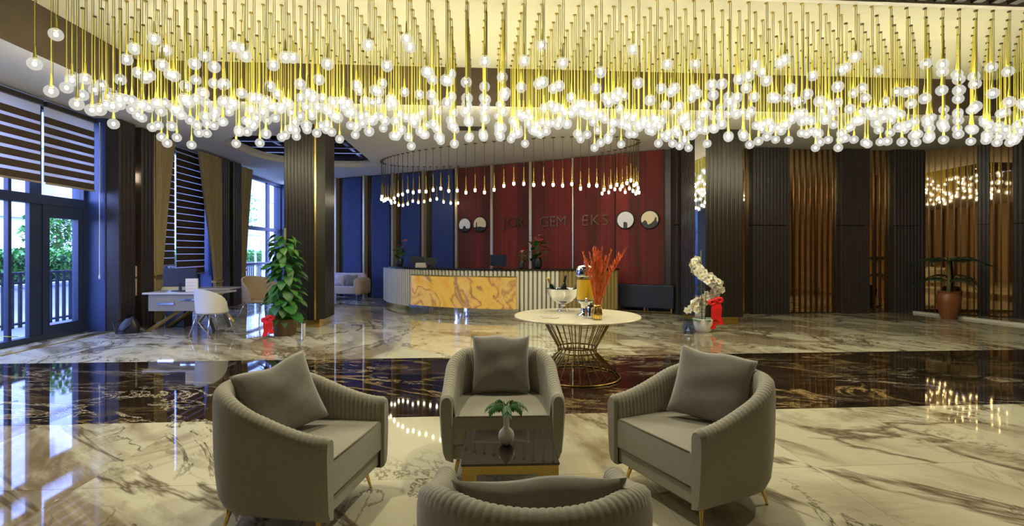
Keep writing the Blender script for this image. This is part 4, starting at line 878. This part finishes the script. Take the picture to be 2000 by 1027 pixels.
def shell_chair(label, x, y, deg, seatm, h=0.80, w=0.27, legm='chrome'):
    t = thing('shell_chair', label, 'chair', (x, y, 0), radians(deg)); b = MB(); n, m = 28, 8
    def outer_(d):
        def fn(a, c):
            an = -0.62*pi + 1.24*pi*a + pi/2; top_ = 0.46 + (h-0.46)*max(0.0, cos((a-0.5)*pi*1.02))**0.38; z = 0.43 + (top_-0.43)*c
            r = w + 0.03*c - d; return (r*cos(an), r*sin(an)*0.95, z)
        return fn
    b.grid(outer_(0.0), n, m).grid(outer_(0.03), n, m)
    b.grid(lambda a, c: tuple(Vector(outer_(0.0)(a, 1)).lerp(Vector(outer_(0.03)(a, 1)), c)), n, 1)
    b.build('backrest', M[seatm], t, True)
    MB().lathe([(0, 0.40), (w*0.8, 0.40), (w*0.98, 0.425), (w*0.95, 0.46), (w*0.7, 0.475), (0, 0.48)], 30, Matrix.Scale(0.97, 4, (0, 1, 0))).build('seat', M[seatm], t, True)
    for sx in (-1, 1):
        for sy in (-1, 1): MB().tube([(sx*w*0.6, sy*w*0.6, 0.41), (sx*w*0.95, sy*w*0.95, 0.0)], [0.013, 0.009], 8).build('leg', M[legm], t, True)
    return t
shell_chair('off-white shell chair on thin metal legs, back to the viewer', -4.82, 9.70, 150, 'whiteseat', 0.86, 0.28)
shell_chair('off-white shell chair behind the office desk by the blinds', -6.36, 11.35, 30, 'whiteseat', 0.84, 0.26)
shell_chair('wide beige tub chair between the office desk and leafy plant', -4.78, 11.78, 60, 'beige', 0.98, 0.40)
shell_chair('beige tub chair half hidden behind the leafy plant', -4.25, 12.75, 20, 'beige', 0.98, 0.38)
t = thing('meeting_table', 'small pale table between the white shell chair and the tub chair', 'table', (-5.66, 11.55, 0))
MB().rbox(-0.42, 0.42, -0.32, 0.32, 0.72, 0.75, 0.006, 2).build('table_top', M['greytable'], t)
for sx in (-1, 1): MB().tube([(sx*0.36, 0, 0), (-sx*0.2, 0, 0.72)], 0.03, 4).build('crossed_leg', M['oldgold'], t)

# lilac sofa in front of the blue bays
t = thing('lilac_sofa', 'pale lilac sofa against the blue panels beyond the pillar', 'sofa', (*wl(-10.15, 1.0), 0), WROT+0.25)
MB().rbox(-1.05, 0.85, -0.40, 0.35, 0.20, 0.44, 0.05, 3).build('seat', M['lilac'], t, 40); MB().rbox(-1.05, 0.9, 0.15, 0.42, 0.35, 0.84, 0.10, 4).build('backrest', M['lilac'], t, 40)
MB().rbox(0.78, 1.04, -0.40, 0.42, 0.16, 0.70, 0.12, 4).build('armrest', M['beige'], t, 40); MB().rbox(-1.25, -1.0, -0.40, 0.42, 0.16, 0.70, 0.12, 4).build('armrest', M['beige'], t, 40)
for x in (-1.1, 0.9):
    for y in (-0.33, 0.33): MB().lathe([(0.012, 0), (0.02, 0.2)], 8, c=(x, y, 0)).build('leg', M['chrome'], t)
SO = t
def scush(label, dx, rz, m_):
    p = Matrix.Rotation(WROT+0.25, 4, 'Z') @ Vector((dx, -0.02, 0.62)); o = inst('sofa_cushion', cushion_mesh(0.38, 0.36, 0.13, 7+int(dx*10)), None, (SO.location.x+p.x, SO.location.y+p.y, 0.62)); o.data.materials.clear(); o.data.materials.append(M[m_])
    o.rotation_euler = (radians(-15), 0, WROT+0.25+rz); tag(o, label, 'cushion')
scush('beige scatter cushion at the left of the lilac sofa', -0.36, 0.1, 'beige'); scush('lilac scatter cushion in the middle of the lilac sofa', 0.12, -0.1, 'lilac'); scush('grey scatter cushion near the right arm of the lilac sofa', 0.56, 0.2, 'fabric2')

# ------------------------------------------------------------------ orchid, crystal and palm on the right
OX, OY = 4.30, 9.50
t = thing('orchid_pot', 'white orchid in a white pot with spiralling flower stems', 'orchid', (OX, OY, 0))
MB().lathe([(0, 0), (0.12, 0), (0.15, 0.03), (0.185, 0.17), (0.19, 0.25), (0.17, 0.255), (0.16, 0.22), (0, 0.20)], 30).build('pot', M['white'], t, 40)
MB().tube([(-0.02, 0, 0.2), (-0.04, 0, 1.55)], 0.009, 6).build('stake', M['stem'], t, True)
MB().tube([(0.04, 0, 0.2), (0.06, 0, 0.75)], 0.009, 6).build('stake', M['stem'], t, True)
sp = []
for i in range(36):
    q = i/35; a = 2.6 - q*6.6; r_ = 0.25*(1-0.28*q); sp.append((r_*cos(a)+0.02+0.06*sin(q*3), r_*sin(a)*0.7, 0.42+0.92*q))
MB().tube(sp, 0.006, 5).build('flower_stem', M['leaf2'], t, True)
R_ = random.Random(3)
cen = MB().ico((0, 0, 0.01), 0.016, 1).mesh('flower_lip', M['yellowfl'], True)
for i, p in enumerate(sp):
    for k in range(4):
        pt = Vector(p)+Vector((R_.uniform(-0.07, 0.07), R_.uniform(-0.07, 0.07), R_.uniform(-0.06, 0.06)))
        fl_ = MB()
        for j in range(5):
            a = 2*pi*j/5; fl_.add(*((lambda L_, W_: ([(0, 0, 0), (W_, L_*0.55, 0.012), (0, L_, 0), (-W_, L_*0.55, 0.012)], [(0, 1, 2), (0, 2, 3)]))(0.074, 0.042)), Matrix.Rotation(a, 4, 'Z'))
        o = fl_.build('flower', M['whitefl'], t, True, loc=pt, rot=(pi/2+R_.uniform(-0.6, 0.6), R_.uniform(-0.7, 0.7), R_.uniform(-0.9, 0.9)), fixn=False); inst('flower_lip', cen, o)
for i in range(7): a = i*0.95; inst('leaf', LM['big'], t, (0.05*cos(a), 0.05*sin(a), 0.23), (0.35, 0, a-pi/2), (0.8, 0.85, 0.8))
t = thing('ribbon_bow', 'bright red satin bow hanging beside the orchid pot', 'ribbon', (OX+0.19, OY-0.12, 0.0)); bow(t, 0.62, 1.25, 0.55)
t = thing('crystal_block', 'faceted blue-white crystal vase on the floor beside the orchid', 'crystal vase', (3.92, 9.28, 0))
MB().lathe([(0, 0), (0.10, 0), (0.13, 0.12), (0.10, 0.20), (0.13, 0.27), (0.12, 0.27), (0.085, 0.20), (0.11, 0.12), (0.08, 0.03), (0, 0.03)], 8).build('crystal_body', M['crystal'], t); MB().lathe([(0, 0.0), (0.09, 0.0), (0.07, 0.06), (0.03, 0.14), (0, 0.16)], 8).build('cut_core', M['chrome'], t)
t = thing('potted_palm', 'dark palm in a terracotta vase before the far right mirrors', 'potted plant', (10.75, 11.0, 0))
MB().lathe([(0, 0), (0.13, 0), (0.15, 0.05), (0.22, 0.35), (0.24, 0.48), (0.19, 0.58), (0.21, 0.62), (0.18, 0.62), (0.16, 0.55), (0, 0.5)], 26).build('vase', M['orangepot'], t, 40)
MB().tube([(0, 0, 0.5), (0.02, 0, 0.95), (0, 0, 1.35)], [0.05, 0.035, 0.03], 8).build('trunk', M['stem'], t, True)
R_ = random.Random(12)
for i in range(16):
    a = 2*pi*i/16+R_.uniform(-0.15, 0.15); L_ = R_.uniform(0.6, 0.85); z0 = 1.30 if i % 4 else 0.85; pts = [(L_*q*cos(a), L_*q*sin(a), z0 + 0.40*q - 0.55*q*q*L_/0.8) for q in (0, 0.25, 0.5, 0.75, 1)]; b = MB().tube(pts, [0.01, 0.008, 0.007, 0.005, 0.003], 5)
    for k in range(26):
        q = 0.15+0.85*k/26; jj = min(3, int(q*4)); p0 = Vector(pts[jj]).lerp(Vector(pts[jj+1]), q*4-jj); l = 0.24*(1.05-0.6*q)
        for sg in (-1, 1):
            d_ = Vector((cos(a+sg*0.9), sin(a+sg*0.9), -0.35)).normalized()*l; w_ = Vector((cos(a), sin(a), 0))*0.014
            b.add([p0-w_, p0+w_, p0+d_], [(0, 1, 2)])
    b.build('frond', M['palm'], t, fixn=False)
# plant at the left edge, mostly outside the frame
t = thing('strap_leaf_plant', 'yellow-green strap-leaved plant at the left edge of the lobby', 'potted plant', (-6.70, 6.72, 0))
MB().lathe([(0, 0), (0.16, 0), (0.20, 0.30), (0.21, 0.34), (0.18, 0.34), (0.17, 0.30), (0, 0.28)], 24).build('pot', M['pot'], t, 40)
for i in range(14): a = i*0.449; inst('leaf', LM['blade'], t, (0.03*cos(a), 0.03*sin(a), 0.30), (1.0-0.35*(i % 3), 0, a-pi/2), (1.15, 1.15, 1.15))
for i in range(2): a = 0.4+i; st = MB().tube([(0, 0, 0.3), (0.08*cos(a), 0.08*sin(a), 0.8+0.1*i)], 0.006, 5).build('flower_stem', M['stem'], t); inst('flower', pet['p'], st, (0.08*cos(a), 0.08*sin(a), 0.8+0.1*i), (0.4, 0, a), (1.8, 1.8, 1.8))

# ------------------------------------------------------------------ ceiling fittings
t = thing('air_grille', 'slatted air grille set in the ceiling behind the chandelier', 'air grille', (-0.13, 10.62, CZ-0.004))
MB().box(-0.32, 0.32, -0.16, 0.16, -0.012, -0.002).build('backing', M['black'], t)
for i in range(4): MB().box(-0.30, 0.30, -0.12+i*0.075, -0.10+i*0.075, -0.020, -0.012).build('slat', M['fascia'], t)
# added downlights, unseen above the view, put in to brighten the armchairs
for k, x in enumerate((-4.6, -1.6, 1.6, 4.8)):
    t = thing('added_downlight', '%s added fill downlight from the left, unseen above the seating' % ('first', 'second', 'third', 'fourth')[k], 'added ceiling light', (x, 4.3, RZ-0.012))
    MB().ring((0, 0, -0.004), 0.085, 0.012, 28, 6).build('bezel', M['white'], t, True); MB().lathe([(0, -0.006), (0.075, -0.006), (0.075, 0.0)], 24).build('lens', M['sconce'], t)
    ld = bpy.data.lights.new('added_fill_spot', 'SPOT'); ld.energy = 210; ld.color = (1.0, 0.89, 0.62); ld.spot_size = radians(120); ld.spot_blend = 0.6; ld.shadow_soft_size = 0.08
    lo = bpy.data.objects.new('added_fill_spot', ld); link(lo, t); lo.location = (0, 0, -0.03)
